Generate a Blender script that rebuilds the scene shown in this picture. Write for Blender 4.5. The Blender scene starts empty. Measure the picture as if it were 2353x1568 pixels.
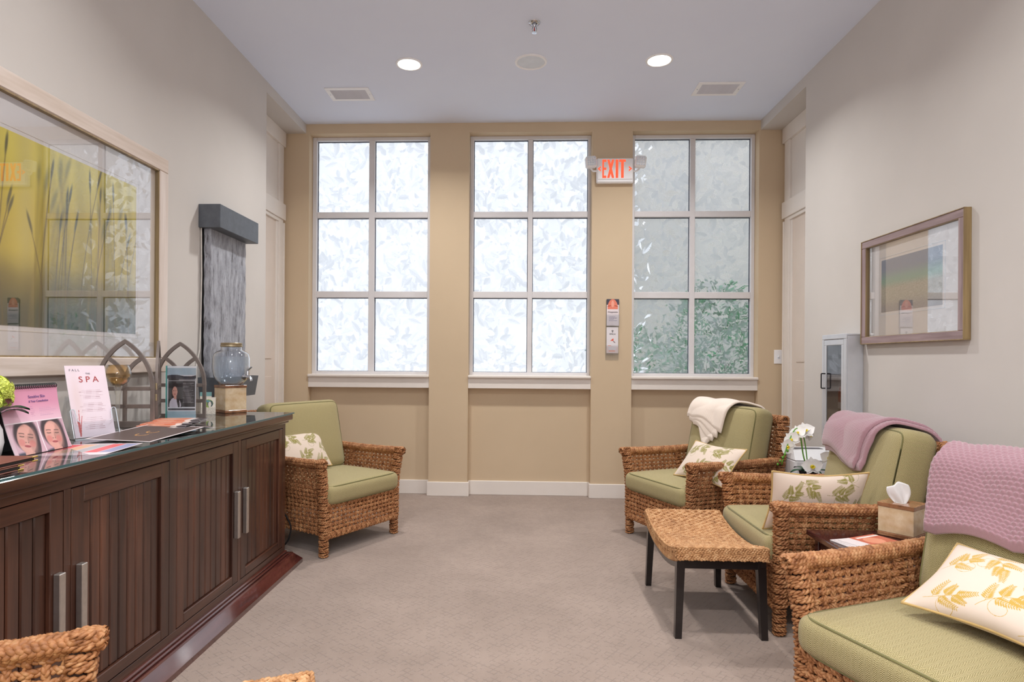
import bpy, bmesh, math, random
import numpy as np
from mathutils import Matrix, Vector

SC = bpy.context.scene
COL = SC.collection
PI = math.pi
RNG = np.random.default_rng(7)
random.seed(7)

# ------------------------------------------------------------------ camera
cam_d = bpy.data.cameras.new('camera')
cam = bpy.data.objects.new('camera', cam_d)
COL.objects.link(cam)
cam_d.sensor_width = 36.0
cam_d.sensor_fit = 'HORIZONTAL'
cam_d.lens = 36.0 * 1400.0 / 2353.0
cam_d.shift_x = 31.5 / 2353.0
cam_d.shift_y = 44.0 / 2353.0
cam_d.clip_start = 0.02
YAW, ROLL = math.radians(2.25), math.radians(0.37)
cam.matrix_world = (Matrix.Translation((0, 0, 1.2)) @ Matrix.Rotation(YAW, 4, 'Z')
                    @ Matrix.Rotation(PI / 2, 4, 'X') @ Matrix.Rotation(ROLL, 4, 'Z'))
SC.camera = cam

# ------------------------------------------------------------------ world, exposure
world = bpy.data.worlds.new('sky')
SC.world = world
world.use_nodes = True
_bg = world.node_tree.nodes['Background']
_bg.inputs[0].default_value = (0.88, 0.91, 1.0, 1)
_bg.inputs[1].default_value = 1.12
SC.view_settings.view_transform = 'Standard'
SC.view_settings.look = 'None'
SC.view_settings.exposure = 0.33
SC.view_settings.gamma = 1.0
SC.view_settings.use_curve_mapping = False
SC.cycles.max_bounces = 10
SC.cycles.diffuse_bounces = 5
SC.cycles.glossy_bounces = 4
SC.cycles.transmission_bounces = 8
SC.cycles.transparent_max_bounces = 16
SC.cycles.caustics_reflective = False
SC.cycles.caustics_refractive = True
SC.cycles.sample_clamp_indirect = 6.0
SC.cycles.use_denoising = True
LAMP_W = 27.0
GLOBE = 40.0

# ------------------------------------------------------------------ helpers
def lin(c):
    c = np.asarray(c, float) / 255.0
    return np.where(c <= 0.04045, c / 12.92, ((c + 0.055) / 1.055) ** 2.4)

def L4(r, g, b):
    a = lin((r, g, b))
    return (float(a[0]), float(a[1]), float(a[2]), 1.0)

class MB:
    """collects vertices and faces, builds one mesh object"""
    def __init__(self):
        self.v, self.f, self.n = [], [], 0
        self.uv, self.col = None, None
    def add(self, v, f):
        v = np.asarray(v, float).reshape(-1, 3)
        o = self.n
        self.v.append(v)
        self.f.extend([tuple(int(i) + o for i in q) for q in f])
        self.n += len(v)
        return self
    def quads(self, v, q):
        return self.add(v, q)
    def box(self, x0, x1, y0, y1, z0, z1, c=0.0):
        if c <= 0:
            v = [(x, y, z) for z in (z0, z1) for y in (y0, y1) for x in (x0, x1)]
            f = [(0, 2, 3, 1), (4, 5, 7, 6), (0, 1, 5, 4), (2, 6, 7, 3), (0, 4, 6, 2), (1, 3, 7, 5)]
            return self.add(v, f)
        c = min(c, abs(x1 - x0) * .45, abs(y1 - y0) * .45, abs(z1 - z0) * .45)
        cx, cy, cz = (x0 + x1) / 2, (y0 + y1) / 2, (z0 + z1) / 2
        hx, hy, hz = abs(x1 - x0) / 2, abs(y1 - y0) / 2, abs(z1 - z0) / 2
        V, idx = [], {}
        for sx in (-1, 1):
            for sy in (-1, 1):
                for sz in (-1, 1):
                    for ax in range(3):
                        h = [hx - c, hy - c, hz - c]
                        h[ax] += c
                        idx[(sx, sy, sz, ax)] = len(V)
                        V.append((cx + sx * h[0], cy + sy * h[1], cz + sz * h[2]))
        F = []
        for ax in range(3):
            o = [a for a in range(3) if a != ax]
            for s in (-1, 1):
                q = []
                for a, b in ((-1, -1), (1, -1), (1, 1), (-1, 1)):
                    k = [0, 0, 0]; k[ax] = s; k[o[0]] = a; k[o[1]] = b
                    q.append(idx[(k[0], k[1], k[2], ax)])
                flip = (s > 0) == (ax == 1)
                F.append(tuple(q[::-1]) if flip else tuple(q))
        for ax in range(3):
            o = [a for a in range(3) if a != ax]
            for a in (-1, 1):
                for b in (-1, 1):
                    k0 = [0, 0, 0]; k0[o[0]] = a; k0[o[1]] = b
                    k1 = list(k0); k0[ax] = -1; k1[ax] = 1
                    F.append((idx[(*k0, o[0])], idx[(*k0, o[1])], idx[(*k1, o[1])], idx[(*k1, o[0])]))
        for sx in (-1, 1):
            for sy in (-1, 1):
                for sz in (-1, 1):
                    F.append(tuple(idx[(sx, sy, sz, a)] for a in range(3)))
        return self.add(V, F)
    def tube(self, pts, r, n=8, cap=True):
        P = np.asarray(pts, float)
        m = len(P)
        r = np.broadcast_to(np.asarray(r, float), (m,))
        T = np.gradient(P, axis=0)
        T /= np.linalg.norm(T, axis=1)[:, None] + 1e-12
        N = np.zeros_like(P)
        ref = np.array([0, 0, 1.]) if abs(T[0][2]) < .9 else np.array([1., 0, 0])
        u = np.cross(T[0], ref); u /= np.linalg.norm(u)
        N[0] = u
        for i in range(1, m):
            u = N[i - 1] - T[i] * (N[i - 1] @ T[i])
            N[i] = u / (np.linalg.norm(u) + 1e-12)
        B = np.cross(T, N)
        a = np.arange(n) * 2 * PI / n
        V = P[:, None, :] + r[:, None, None] * (np.cos(a)[None, :, None] * N[:, None, :] + np.sin(a)[None, :, None] * B[:, None, :])
        F = []
        for i in range(m - 1):
            for j in range(n):
                F.append((i * n + j, i * n + (j + 1) % n, (i + 1) * n + (j + 1) % n, (i + 1) * n + j))
        if cap:
            F.append(tuple(range(n))[::-1])
            F.append(tuple((m - 1) * n + j for j in range(n)))
        return self.add(V.reshape(-1, 3), F)
    def lathe(self, prof, n=24, c=(0, 0, 0), cap=True):
        prof = np.asarray(prof, float)
        a = np.arange(n) * 2 * PI / n
        V = np.stack([c[0] + prof[:, :1] * np.cos(a), c[1] + prof[:, :1] * np.sin(a), c[2] + prof[:, 1:2] + 0 * a], -1)
        m = len(prof)
        F = []
        for i in range(m - 1):
            for j in range(n):
                F.append((i * n + j, i * n + (j + 1) % n, (i + 1) * n + (j + 1) % n, (i + 1) * n + j))
        if cap:
            F.append(tuple(range(n))[::-1]); F.append(tuple((m - 1) * n + j for j in range(n)))
        return self.add(V.reshape(-1, 3), F)
    def prism(self, poly, axis, a0, a1):
        """polygon (list of 2-D points) extruded along axis x/y/z between a0 and a1"""
        k = len(poly)
        def P(p, a):
            if axis == 'x': return (a, p[0], p[1])
            if axis == 'y': return (p[0], a, p[1])
            return (p[0], p[1], a)
        V = [P(p, a0) for p in poly] + [P(p, a1) for p in poly]
        F = [tuple(range(k)), tuple(range(2 * k - 1, k - 1, -1))]
        F += [(i, i + k, (i + 1) % k + k, (i + 1) % k) for i in range(k)]
        return self.add(V, F)
    def grid(self, V, uv=None, col=None, closed=False):
        """V: (m,n,3)"""
        m, n = V.shape[:2]
        i, j = np.meshgrid(np.arange(m - 1), np.arange(n - (0 if closed else 1)), indexing='ij')
        j2 = (j + 1) % n
        q = np.stack([i * n + j, i * n + j2, (i + 1) * n + j2, (i + 1) * n + j], -1).reshape(-1, 4)
        o = self.n
        self.v.append(V.reshape(-1, 3)); self.f.extend(map(tuple, (q + o).tolist())); self.n += m * n
        return self
    def mesh(self, name):
        me = bpy.data.meshes.new(name)
        v = np.concatenate(self.v) if self.v else np.zeros((0, 3))
        nf = len(self.f)
        lens = np.fromiter((len(q) for q in self.f), np.int32, nf)
        loops = np.fromiter((i for q in self.f for i in q), np.int32, int(lens.sum()))
        me.vertices.add(len(v)); me.vertices.foreach_set('co', v.astype(np.float32).ravel())
        me.loops.add(len(loops)); me.loops.foreach_set('vertex_index', loops)
        me.polygons.add(nf)
        st = np.zeros(nf, np.int32); st[1:] = np.cumsum(lens)[:-1]
        me.polygons.foreach_set('loop_start', st); me.polygons.foreach_set('loop_total', lens)
        me.update(calc_edges=True)
        me.validate()
        me.polygons.foreach_set('use_smooth', [False] * len(me.polygons))
        return me

def fix_normals(me):
    bm = bmesh.new(); bm.from_mesh(me)
    bmesh.ops.recalc_face_normals(bm, faces=bm.faces)
    bm.to_mesh(me); bm.free()

def smooth(me, ang=None):
    me.polygons.foreach_set('use_smooth', [True] * len(me.polygons))
    if ang is not None:
        try: me.set_sharp_from_angle(angle=math.radians(ang))
        except Exception: pass

def put(name, me, mat=None, parent=None, mx=None):
    o = bpy.data.objects.new(name, me)
    COL.objects.link(o)
    if mat is not None and me is not None:
        if not len(me.materials): me.materials.append(mat)
    if parent is not None: o.parent = parent
    if mx is not None: o.matrix_local = mx
    return o

def build(name, mb, mat, parent=None, sm=None, mx=None, fix=True):
    me = mb.mesh(name)
    if fix: fix_normals(me)
    if sm is not None: smooth(me, sm if sm < 179 else None)
    return put(name, me, mat, parent, mx)

def tag(o, label, cat, group=None, kind=None):
    o['label'] = label; o['category'] = cat
    if group: o['group'] = group
    if kind: o['kind'] = kind
    return o

def struct(o, label=None, cat=None):
    o['kind'] = 'structure'
    if label: o['label'] = label
    if cat: o['category'] = cat
    return o

def thing(name, label, cat, loc=(0, 0, 0), rz=0.0, group=None):
    o = bpy.data.objects.new(name, None); COL.objects.link(o)
    o.empty_display_size = .1
    o.location = loc; o.rotation_euler = (0, 0, rz)
    return tag(o, label, cat, group)

def copy_tree(o, parent=None):
    c = o.copy(); COL.objects.link(c)
    if parent is not None:
        c.parent = parent
    for ch in list(o.children): copy_tree(ch, c)
    return c

def pcolor(me, rgb):
    a = me.color_attributes.new('Col', 'FLOAT_COLOR', 'POINT')
    c = np.ones((len(me.vertices), 4), np.float32); c[:, :3] = rgb
    a.data.foreach_set('color', c.ravel())

def puv(me, uvv):
    """per-vertex uv -> loop uv"""
    l = me.uv_layers.new(name='UVMap')
    vi = np.empty(len(me.loops), np.int32); me.loops.foreach_get('vertex_index', vi)
    l.data.foreach_set('uv', np.asarray(uvv, np.float32)[vi].ravel())

# ------------------------------------------------------------------ materials
class NT:
    def __init__(self, name):
        self.m = bpy.data.materials.new(name); self.m.use_nodes = True
        self.t = self.m.node_tree; self.n = self.t.nodes
        self.bsdf = self.n['Principled BSDF']; self.out = self.n['Material Output']
    def node(self, typ, **k):
        x = self.n.new(typ)
        for a, b in k.items():
            if a.startswith('_'): setattr(x, a[1:], b)
        return x
    def link(self, a, b): self.t.links.new(a, b)
    def math(self, op, a, b=None, c=None):
        x = self.n.new('ShaderNodeMath'); x.operation = op
        for i, q in enumerate((a, b, c)):
            if q is None: continue
            if isinstance(q, (int, float)): x.inputs[i].default_value = q
            else: self.link(q, x.inputs[i])
        return x.outputs[0]
    def coord(self, kind='Object'):
        return self.n.new('ShaderNodeTexCoord').outputs[kind]
    def mapping(self, vec, scale=(1, 1, 1), rot=(0, 0, 0)):
        x = self.n.new('ShaderNodeMapping'); x.inputs['Scale'].default_value = scale; x.inputs['Rotation'].default_value = rot
        self.link(vec, x.inputs['Vector']); return x.outputs[0]
    def noise(self, vec, scale, detail=3, rough=.55):
        x = self.n.new('ShaderNodeTexNoise'); x.inputs['Scale'].default_value = scale; x.inputs['Detail'].default_value = detail
        x.inputs['Roughness'].default_value = rough
        self.link(vec, x.inputs['Vector']); return x.outputs['Fac']
    def ramp(self, fac, stops):
        x = self.n.new('ShaderNodeValToRGB'); e = x.color_ramp.elements
        while len(e) < len(stops): e.new(.5)
        for q, (p, c) in zip(e, stops): q.position = p; q.color = c
        self.link(fac, x.inputs[0]); return x.outputs['Color']
    def mix(self, fac, a, b):
        x = self.n.new('ShaderNodeMix'); x.data_type = 'RGBA'
        for s, q in ((x.inputs['Factor'], fac), (x.inputs['A'], a), (x.inputs['B'], b)):
            if isinstance(q, (int, float)): s.default_value = q
            elif isinstance(q, tuple): s.default_value = q
            else: self.link(q, s)
        return x.outputs['Result']
    def bump(self, h, strength=.3, dist=.002):
        x = self.n.new('ShaderNodeBump'); x.inputs['Strength'].default_value = strength; x.inputs['Distance'].default_value = dist
        self.link(h, x.inputs['Height']); self.link(x.outputs[0], self.bsdf.inputs['Normal']); return x.outputs[0]
    def color(self, c):
        s = self.bsdf.inputs['Base Color']
        if isinstance(c, tuple): s.default_value = c
        else: self.link(c, s)
    def set(self, rough=None, metal=None, spec=None, sheen=None, coat=None, trans=None, ior=None):
        b = self.bsdf.inputs
        if rough is not None: b['Roughness'].default_value = rough
        if metal is not None: b['Metallic'].default_value = metal
        if spec is not None: b['Specular IOR Level'].default_value = spec
        if sheen is not None: b['Sheen Weight'].default_value = sheen
        if coat is not None: b['Coat Weight'].default_value = coat; b['Coat Roughness'].default_value = .08
        if trans is not None: b['Transmission Weight'].default_value = trans
        if ior is not None: b['IOR'].default_value = ior
        return self

M = {}
def plain(key, rgb, rough=.5, metal=0.0, var=.06, scale=14, bump=0.0, **k):
    t = NT(key)
    c = L4(*rgb)
    nz = t.noise(t.coord('Object'), scale)
    lo = tuple(max(0, q * (1 - var * 2)) for q in c[:3]) + (1,); hi = tuple(min(1, q * (1 + var * 2)) for q in c[:3]) + (1,)
    t.color(t.ramp(nz, [(.3, lo), (.7, hi)]))
    t.set(rough=rough, metal=metal, **k)
    if bump: t.bump(t.noise(t.coord('Object'), scale * 12, 2), bump, .001)
    M[key] = t.m
    return t.m

def wood(key, c0, c1, axis=2, rough=.35, coat=.3, scale=1.0, dark=None):
    t = NT(key)
    s = [38, 38, 38]; s[axis] = 2.2
    v = t.mapping(t.coord('Object'), tuple(q * scale for q in s))
    nz = t.noise(v, 1.0, 5, .6)
    col = t.ramp(nz, [(.3, L4(*c0)), (.7, L4(*c1))])
    if dark:
        n2 = t.noise(t.mapping(t.coord('Object'), tuple(q * .25 for q in s)), 1.0, 2)
        col = t.mix(t.ramp(n2, [(.38, (0, 0, 0, 1)), (.62, (.75, .75, .75, 1))]), col, L4(*dark))
    t.color(col); t.set(rough=rough, coat=coat)
    t.bump(nz, .12, .001)
    M[key] = t.m
    return t.m

# painted surfaces of the room
plain('wall_paint', (207, 201, 195), .85, var=.012, scale=2.0, bump=.03)
plain('accent_paint', (206, 184, 154), .85, var=.012, scale=2.0, bump=.03)
plain('ceiling_paint', (230, 237, 255), .9, var=.008, scale=2.0, bump=.03)
plain('trim_paint', (232, 224, 216), .45, var=.012, scale=4)
plain('door_paint', (222, 208, 196), .5, var=.015, scale=4)  # warmer than the trim: a warm reflection put into the door colour
plain('window_frame_paint', (222, 219, 220), .45, var=.012, scale=4)
plain('gasket', (52, 58, 74), .6)
plain('white_plastic', (244, 243, 244), .4, var=.01)
plain('grey_grille', (222, 228, 236), .6, var=.02)
plain('vent_grey', (216, 218, 228), .55, var=.02)
plain('dark_void', (96, 94, 98), .8)
plain('chrome', (205, 208, 214), .12, 1.0, var=.01)
plain('brushed_nickel', (196, 190, 184), .32, .9, var=.03, scale=60)
plain('steel_paint', (205, 207, 212), .35, .35, var=.015)
plain('black_metal', (30, 29, 31), .35, .3)
plain('black_wood', (26, 20, 20), .3, coat=.3)
plain('mahogany', (58, 24, 26), .2, coat=.6)
plain('gold_metal', (206, 176, 96), .25, 1.0)
plain('brass', (168, 152, 124), .35, .9)
plain('iron_brown', (122, 110, 104), .5, .2, var=.08)
plain('slate_metal', (98, 103, 110), .5, .4, var=.06, scale=20, bump=.08)
plain('paper_white', (232, 226, 224), .6, var=.01)
plain('paper_pink', (226, 196, 206), .6, var=.02)
plain('ink_dark', (62, 52, 58), .7)
plain('ink_red', (178, 74, 76), .7)
plain('ink_violet', (140, 104, 150), .7)
plain('ink_grey', (150, 140, 150), .7)
plain('black_plastic', (24, 24, 26), .35)
plain('leather_brown', (120, 66, 48), .45, bump=.2)
plain('leather_black', (36, 32, 34), .45, bump=.2)
plain('red_paint', (186, 40, 36), .3, coat=.4)
plain('petal_white', (246, 243, 240), .5, var=.02, sheen=.2)
plain('petal_yellow', (226, 206, 44), .5)
plain('leaf_dark', (24, 74, 48), .35)
plain('stem_green', (92, 150, 44), .5)
plain('hydrangea_green', (206, 216, 96), .55, var=.12, scale=60)
plain('tissue', (244, 242, 242), .8, var=.01, sheen=.2)
plain('sand', (200, 180, 150), .9)
plain('cord_white', (214, 208, 200), .5)
plain('shrub_green', (22, 160, 100), .6, var=.2, scale=6)
plain('outdoor_paving', (226, 226, 222), .9, var=.03, scale=1)
plain('outdoor_wall', (204, 200, 192), .9, var=.03, scale=1)
plain('bark', (70, 56, 46), .8)
wood('walnut', (54, 29, 21), (108, 66, 47), 2, .34, .35, dark=(38, 21, 17))
wood('walnut_long', (54, 30, 22), (106, 66, 48), 1, .3, .4, dark=(40, 23, 18))
wood('plinth_wood', (62, 28, 26), (96, 50, 44), 1, .16, 1.0)
wood('gilt_edge', (120, 98, 66), (166, 142, 98), 2, .4, .2)
wood('whitewash_v', (206, 190, 178), (226, 214, 206), 2, .6, 0)
wood('whitewash_h', (200, 182, 166), (224, 210, 200), 1, .6, 0)
wood('mauve_frame_v', (126, 104, 104), (172, 150, 150), 2, .45, .1)
wood('mauve_frame_h', (126, 104, 104), (172, 150, 150), 1, .45, .1)

def m_carpet():
    t = NT('carpet')
    co = t.coord('Object')
    n1 = t.noise(co, 1.9, 5, .65); n2 = t.noise(co, 260, 2); n3 = t.noise(co, 9, 3)
    base = t.ramp(n1, [(.3, L4(146, 129, 118)), (.7, L4(174, 155, 143))])
    base = t.mix(t.math('MULTIPLY', n3, .35), base, L4(154, 135, 122))
    base = t.mix(t.math('MULTIPLY', n2, .45), base, L4(134, 116, 104))
    # woven diagonal basket: two sets of short dashes
    def dashes(rot):
        b = t.n.new('ShaderNodeTexBrick')
        t.link(t.mapping(co, (1, 1, 1), (0, 0, rot)), b.inputs['Vector'])
        b.inputs['Scale'].default_value = 1.0
        b.inputs['Mortar Size'].default_value = .0026
        b.inputs['Mortar Smooth'].default_value = .6
        b.inputs['Brick Width'].default_value = .052
        b.inputs['Row Height'].default_value = .026
        return b.outputs['Fac']
    d = t.math('MAXIMUM', dashes(math.radians(38)), t.math('MULTIPLY', dashes(math.radians(-52)), .8))
    brk = t.math('GREATER_THAN', t.noise(co, 24, 2), .5)
    d = t.math('MULTIPLY', d, brk)
    base = t.mix(t.math('MULTIPLY', d, .20), base, L4(100, 85, 75))
    t.color(base); t.set(rough=.95, spec=.1, sheen=.25)
    h = t.math('SUBTRACT', t.math('MULTIPLY', n2, .5), t.math('MULTIPLY', d, .9))
    t.bump(h, .6, .004)
    M['carpet'] = t.m
m_carpet()

def m_rope(key, c0, c1, c2):
    t = NT(key)
    co = t.coord('Object')
    n1 = t.noise(co, 42, 2); n2 = t.noise(co, 6, 2); n3 = t.noise(t.mapping(co, (1, 1, 1)), 420, 2)
    col = t.ramp(n1, [(.25, L4(*c0)), (.5, L4(*c1)), (.75, L4(*c2))])
    col = t.mix(t.math('MULTIPLY', n3, .4), col, L4(*c0))
    col = t.mix(t.math('MULTIPLY', t.ramp(n2, [(.45, (0, 0, 0, 1)), (.75, (1, 1, 1, 1))]), .3), col, L4(120, 76, 50))
    t.color(col); t.set(rough=.55, spec=.35)
    t.bump(n3, .35, .0012)
    M[key] = t.m
m_rope('seagrass', (118, 72, 42), (180, 124, 80), (214, 166, 118))
m_rope('seagrass_pale', (150, 104, 66), (202, 152, 104), (226, 186, 140))
plain('frame_core', (58, 36, 24), .8)

def m_herringbone():
    t = NT('green_herringbone')
    uv = t.n.new('ShaderNodeUVMap').outputs[0]
    s = t.n.new('ShaderNodeSeparateXYZ'); t.link(uv, s.inputs[0])
    u, v = s.outputs[0], s.outputs[1]
    c, p = .0105, .0056
    z = t.math('ABSOLUTE', t.math('SUBTRACT', t.math('FRACT', t.math('DIVIDE', u, 2 * c)), .5))
    z = t.math('MULTIPLY', z, 2 * c * 1.25)
    w = t.math('FRACT', t.math('DIVIDE', t.math('ADD', v, z), p))
    tri = t.math('MULTIPLY', t.math('ABSOLUTE', t.math('SUBTRACT', w, .5)), 2.0)
    co = t.coord('Object')
    sl = t.noise(t.mapping(uv, (240, 700, 1)), 1.0, 2)
    big = t.noise(co, 7, 3)
    f = t.math('ADD', tri, t.math('MULTIPLY', t.math('SUBTRACT', sl, .5), 1.3))
    col = t.ramp(f, [(.28, L4(100, 89, 50)), (.66, L4(202, 188, 142))])
    col = t.mix(t.math('MULTIPLY', big, .3), col, L4(158, 142, 96))
    t.color(col); t.set(rough=.9, spec=.15, sheen=.15)
    t.bump(t.math('ADD', tri, sl), .35, .0012)
    M['green_herringbone'] = t.m
m_herringbone()
plain('green_piping', (112, 106, 60), .85, sheen=.2)
plain('gold_piping', (196, 164, 104), .8, sheen=.2)

def m_print(key, rough=.6, coat=0.0, fabric=False):
    t = NT(key)
    a = t.n.new('ShaderNodeAttribute'); a.attribute_name = 'Col'
    t.color(a.outputs['Color']); t.set(rough=rough, coat=coat)
    if fabric:
        t.set(sheen=.3, spec=.15)
        t.bump(t.noise(t.coord('Object'), 700, 2), .25, .0008)
    M[key] = t.m
m_print('print_paper', .45, .1)
m_print('print_art', .6)
m_print('print_fabric', .9, 0, True)

def m_knit(key, rgb, scale=1.0):
    t = NT(key)
    co = t.coord('Object')
    c = L4(*rgb); d = tuple(q * .72 for q in c[:3]) + (1,)
    n = t.noise(co, 330, 2); n2 = t.noise(co, 9, 2)
    col = t.mix(t.math('MULTIPLY', n, .7), c, d)
    hi = tuple(min(1, q * 1.12) for q in c[:3]) + (1,)
    col = t.mix(t.math('MULTIPLY', n2, .4), col, hi)
    t.color(col); t.set(rough=.9, spec=.1, sheen=.6)
    t.bump(n, .5, .0015)
    M[key] = t.m
m_knit('mauve_knit', (168, 130, 138))
m_knit('cream_knit', (238, 222, 208))

def m_clear(key, tint=(1, 1, 1), ior=1.5, boost=1.0, rough=0.0, haze=0.0, power=3.2):
    """thin clear sheet: see-through, mirror-like by its Fresnel reflection"""
    t = NT(key)
    tr = t.n.new('ShaderNodeBsdfTransparent'); tr.inputs[0].default_value = tint + (1,)
    gl = t.n.new('ShaderNodeBsdfGlossy'); gl.inputs['Roughness'].default_value = rough
    fr = t.n.new('ShaderNodeFresnel'); fr.inputs[0].default_value = ior
    # faces seen from behind must not switch to total reflection
    ge = t.n.new('ShaderNodeNewGeometry')
    lw = t.n.new('ShaderNodeLayerWeight'); lw.inputs[0].default_value = .5
    f = t.math('MINIMUM', t.math('MULTIPLY', t.math('POWER', lw.outputs['Facing'], power), boost), .9)
    f = t.math('ADD', f, .045)
    mx = t.n.new('ShaderNodeMixShader')
    t.link(f, mx.inputs[0]); t.link(tr.outputs[0], mx.inputs[1]); t.link(gl.outputs[0], mx.inputs[2])
    last = mx.outputs[0]
    if haze:
        df = t.n.new('ShaderNodeBsdfDiffuse'); df.inputs[0].default_value = (.78, .82, .86, 1)
        m2 = t.n.new('ShaderNodeMixShader'); m2.inputs[0].default_value = haze
        t.link(last, m2.inputs[1]); t.link(df.outputs[0], m2.inputs[2]); last = m2.outputs[0]
    t.link(last, t.out.inputs[0])
    M[key] = t.m
m_clear('picture_glass', power=2.0, boost=.70)
m_clear('acrylic', (.97, .98, .99), boost=1.4)
m_clear('table_glass', (.93, .97, .95), boost=1.0)
m_clear('cabinet_glass', (.6, .58, .58), boost=.9)
m_clear('jar_glass', (.90, .93, .97), boost=2.2, rough=.06)
m_clear('amber_glass', (.975, .90, .76), boost=2.4)
m_clear('goblet_glass', (.93, .91, .86), boost=2.4, haze=.10)
m_clear('water', (.90, .93, .95), boost=1.2, rough=.12, haze=.20)
plain('acrylic_edge', (214, 222, 230), .1, var=.02, coat=.5)
plain('glass_edge', (96, 168, 162), .15, var=.03)
plain('glass_edge_dark', (70, 100, 104), .15, var=.03)

def m_onyx(key, c0, c1, c2):
    t = NT(key)
    co = t.coord('Object')
    n = t.noise(co, 16, 4, .65)
    w = t.n.new('ShaderNodeTexWave'); w.wave_type = 'BANDS'; w.bands_direction = 'Z'
    w.inputs['Scale'].default_value = 9; w.inputs['Distortion'].default_value = 5; w.inputs['Detail'].default_value = 3
    t.link(co, w.inputs['Vector'])
    col = t.ramp(n, [(.3, L4(*c0)), (.55, L4(*c1)), (.75, L4(*c2))])
    col = t.mix(t.math('MULTIPLY', w.outputs['Fac'], .25), col, L4(*c2))
    t.color(col); t.set(rough=.2, coat=.3)
    M[key] = t.m
m_onyx('onyx_pale', (206, 170, 126), (222, 196, 158), (238, 220, 192))
m_onyx('onyx_brown', (92, 56, 38), (150, 100, 68), (196, 150, 110))

def m_stone():
    t = NT('fountain_stone')
    co = t.coord('Object')
    v = t.mapping(co, (34, 34, 9))
    n = t.noise(v, 1.0, 6, .7); n2 = t.noise(t.mapping(co, (80, 80, 22)), 1.0, 3)
    col = t.ramp(n, [(.30, L4(64, 60, 62)), (.42, L4(140, 141, 148)), (.6, L4(172, 174, 182)), (.8, L4(194, 196, 202))])
    col = t.mix(t.ramp(n2, [(.62, (0, 0, 0, 1)), (.75, (.8, .8, .8, 1))]), col, L4(70, 62, 60))
    t.color(col); t.set(rough=.55)
    t.bump(t.math('ADD', n, n2), .9, .006)
    M['fountain_stone'] = t.m
m_stone()

def m_emit(key, rgb, s):
    t = NT(key)
    e = t.n.new('ShaderNodeEmission'); e.inputs[0].default_value = L4(*rgb); e.inputs[1].default_value = s
    t.link(e.outputs[0], t.out.inputs[0]); M[key] = t.m
m_emit('lamp_lens', (255, 244, 228), 9.0)
m_emit('fill_globe_glow', (226, 240, 255), GLOBE)
m_emit('exit_red', (255, 96, 66), 1.05)

def m_frost():
    """window pane with a leaf-patterned film: each leaf bends and scatters the daylight its own way"""
    t = NT('leaf_film_glass')
    a = t.n.new('ShaderNodeAttribute'); a.attribute_name = 'Col'
    s = t.n.new('ShaderNodeSeparateColor'); t.link(a.outputs['Color'], s.inputs[0])
    tl = t.n.new('ShaderNodeBsdfTranslucent')
    t.link(t.ramp(s.outputs[0], [(0, (.60, .63, .66, 1)), (1, (.98, .98, .98, 1))]), tl.inputs[0])
    ge = t.n.new('ShaderNodeNewGeometry')
    cx = t.n.new('ShaderNodeCombineXYZ')
    t.link(t.math('MULTIPLY', t.math('SUBTRACT', s.outputs[1], .5), 1.3), cx.inputs[0])
    t.link(t.math('MULTIPLY', t.math('SUBTRACT', s.outputs[2], .5), 1.3), cx.inputs[2])
    ad = t.n.new('ShaderNodeVectorMath'); ad.operation = 'ADD'
    t.link(ge.outputs['Normal'], ad.inputs[0]); t.link(cx.outputs[0], ad.inputs[1])
    no = t.n.new('ShaderNodeVectorMath'); no.operation = 'NORMALIZE'; t.link(ad.outputs[0], no.inputs[0])
    rf = t.n.new('ShaderNodeBsdfRefraction'); rf.inputs['Roughness'].default_value = .12; rf.inputs['IOR'].default_value = 1.25
    rf.inputs[0].default_value = (.92, .95, .95, 1)
    t.link(no.outputs[0], rf.inputs['Normal'])
    m1 = t.n.new('ShaderNodeMixShader')
    t.link(t.math('ADD', t.math('MULTIPLY', s.outputs[0], .50), .36), m1.inputs[0])
    t.link(tl.outputs[0], m1.inputs[1]); t.link(rf.outputs[0], m1.inputs[2])
    gl = t.n.new('ShaderNodeBsdfGlossy'); gl.inputs['Roughness'].default_value = .08
    m2 = t.n.new('ShaderNodeMixShader'); m2.inputs[0].default_value = .035
    t.link(m1.outputs[0], m2.inputs[1]); t.link(gl.outputs[0], m2.inputs[2])
    t.link(m2.outputs[0], t.out.inputs[0])
    M['leaf_film_glass'] = t.m
m_frost()

# ================================================================== the room
XL, XR, ZC, YB = -1.933, 2.048, 3.289, 5.35
NL, NR = -2.137, 2.254            # door niches beside the window wall
YN = 4.51                          # where the niches begin
YR = -3.2                          # rear wall behind the camera
YP = 5.43                          # recessed panels under the windows
SOF = 3.205                        # underside of niche soffits / window heads

struct(build('floor', MB().box(-2.6, 2.7, YR - .1, 5.56, -.05, 0), M['carpet']))
struct(build('ceiling', MB().box(-2.6, 2.7, YR - .1, 5.56, ZC, ZC + .08), M['ceiling_paint']))
wl = struct(build('wall_left', MB().box(NL - .12, XL, YR, YN, 0, ZC), M['wall_paint']))
build('niche_wall', MB().box(NL - .12, NL, YN, 5.56, 0, ZC), M['trim_paint'], wl)
build('soffit', MB().box(NL, XL, YN, YB, SOF, ZC), M['wall_paint'], wl)
wr = struct(build('wall_right', MB().box(XR, NR + .12, YR, YN, 0, ZC), M['wall_paint']))
build('niche_wall', MB().box(NR, NR + .12, YN, 5.56, 0, ZC), M['trim_paint'], wr)
build('soffit', MB().box(XR, NR, YN, YB, SOF, ZC), M['wall_paint'], wr)
struct(build('wall_rear', MB().box(-2.3, 2.4, YR - .1, YR, 0, ZC), M['wall_paint']))
OPEN = [(-1.905, -.822), (-.476, .600), (.951, 2.036)]
PIL = [(NL, -1.905), (-.822, -.476), (.600, .951), (2.036, NR)]
wb = struct(build('wall_back', MB().box(NL, NR, YB, 5.56, SOF, ZC), M['accent_paint']))
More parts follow.
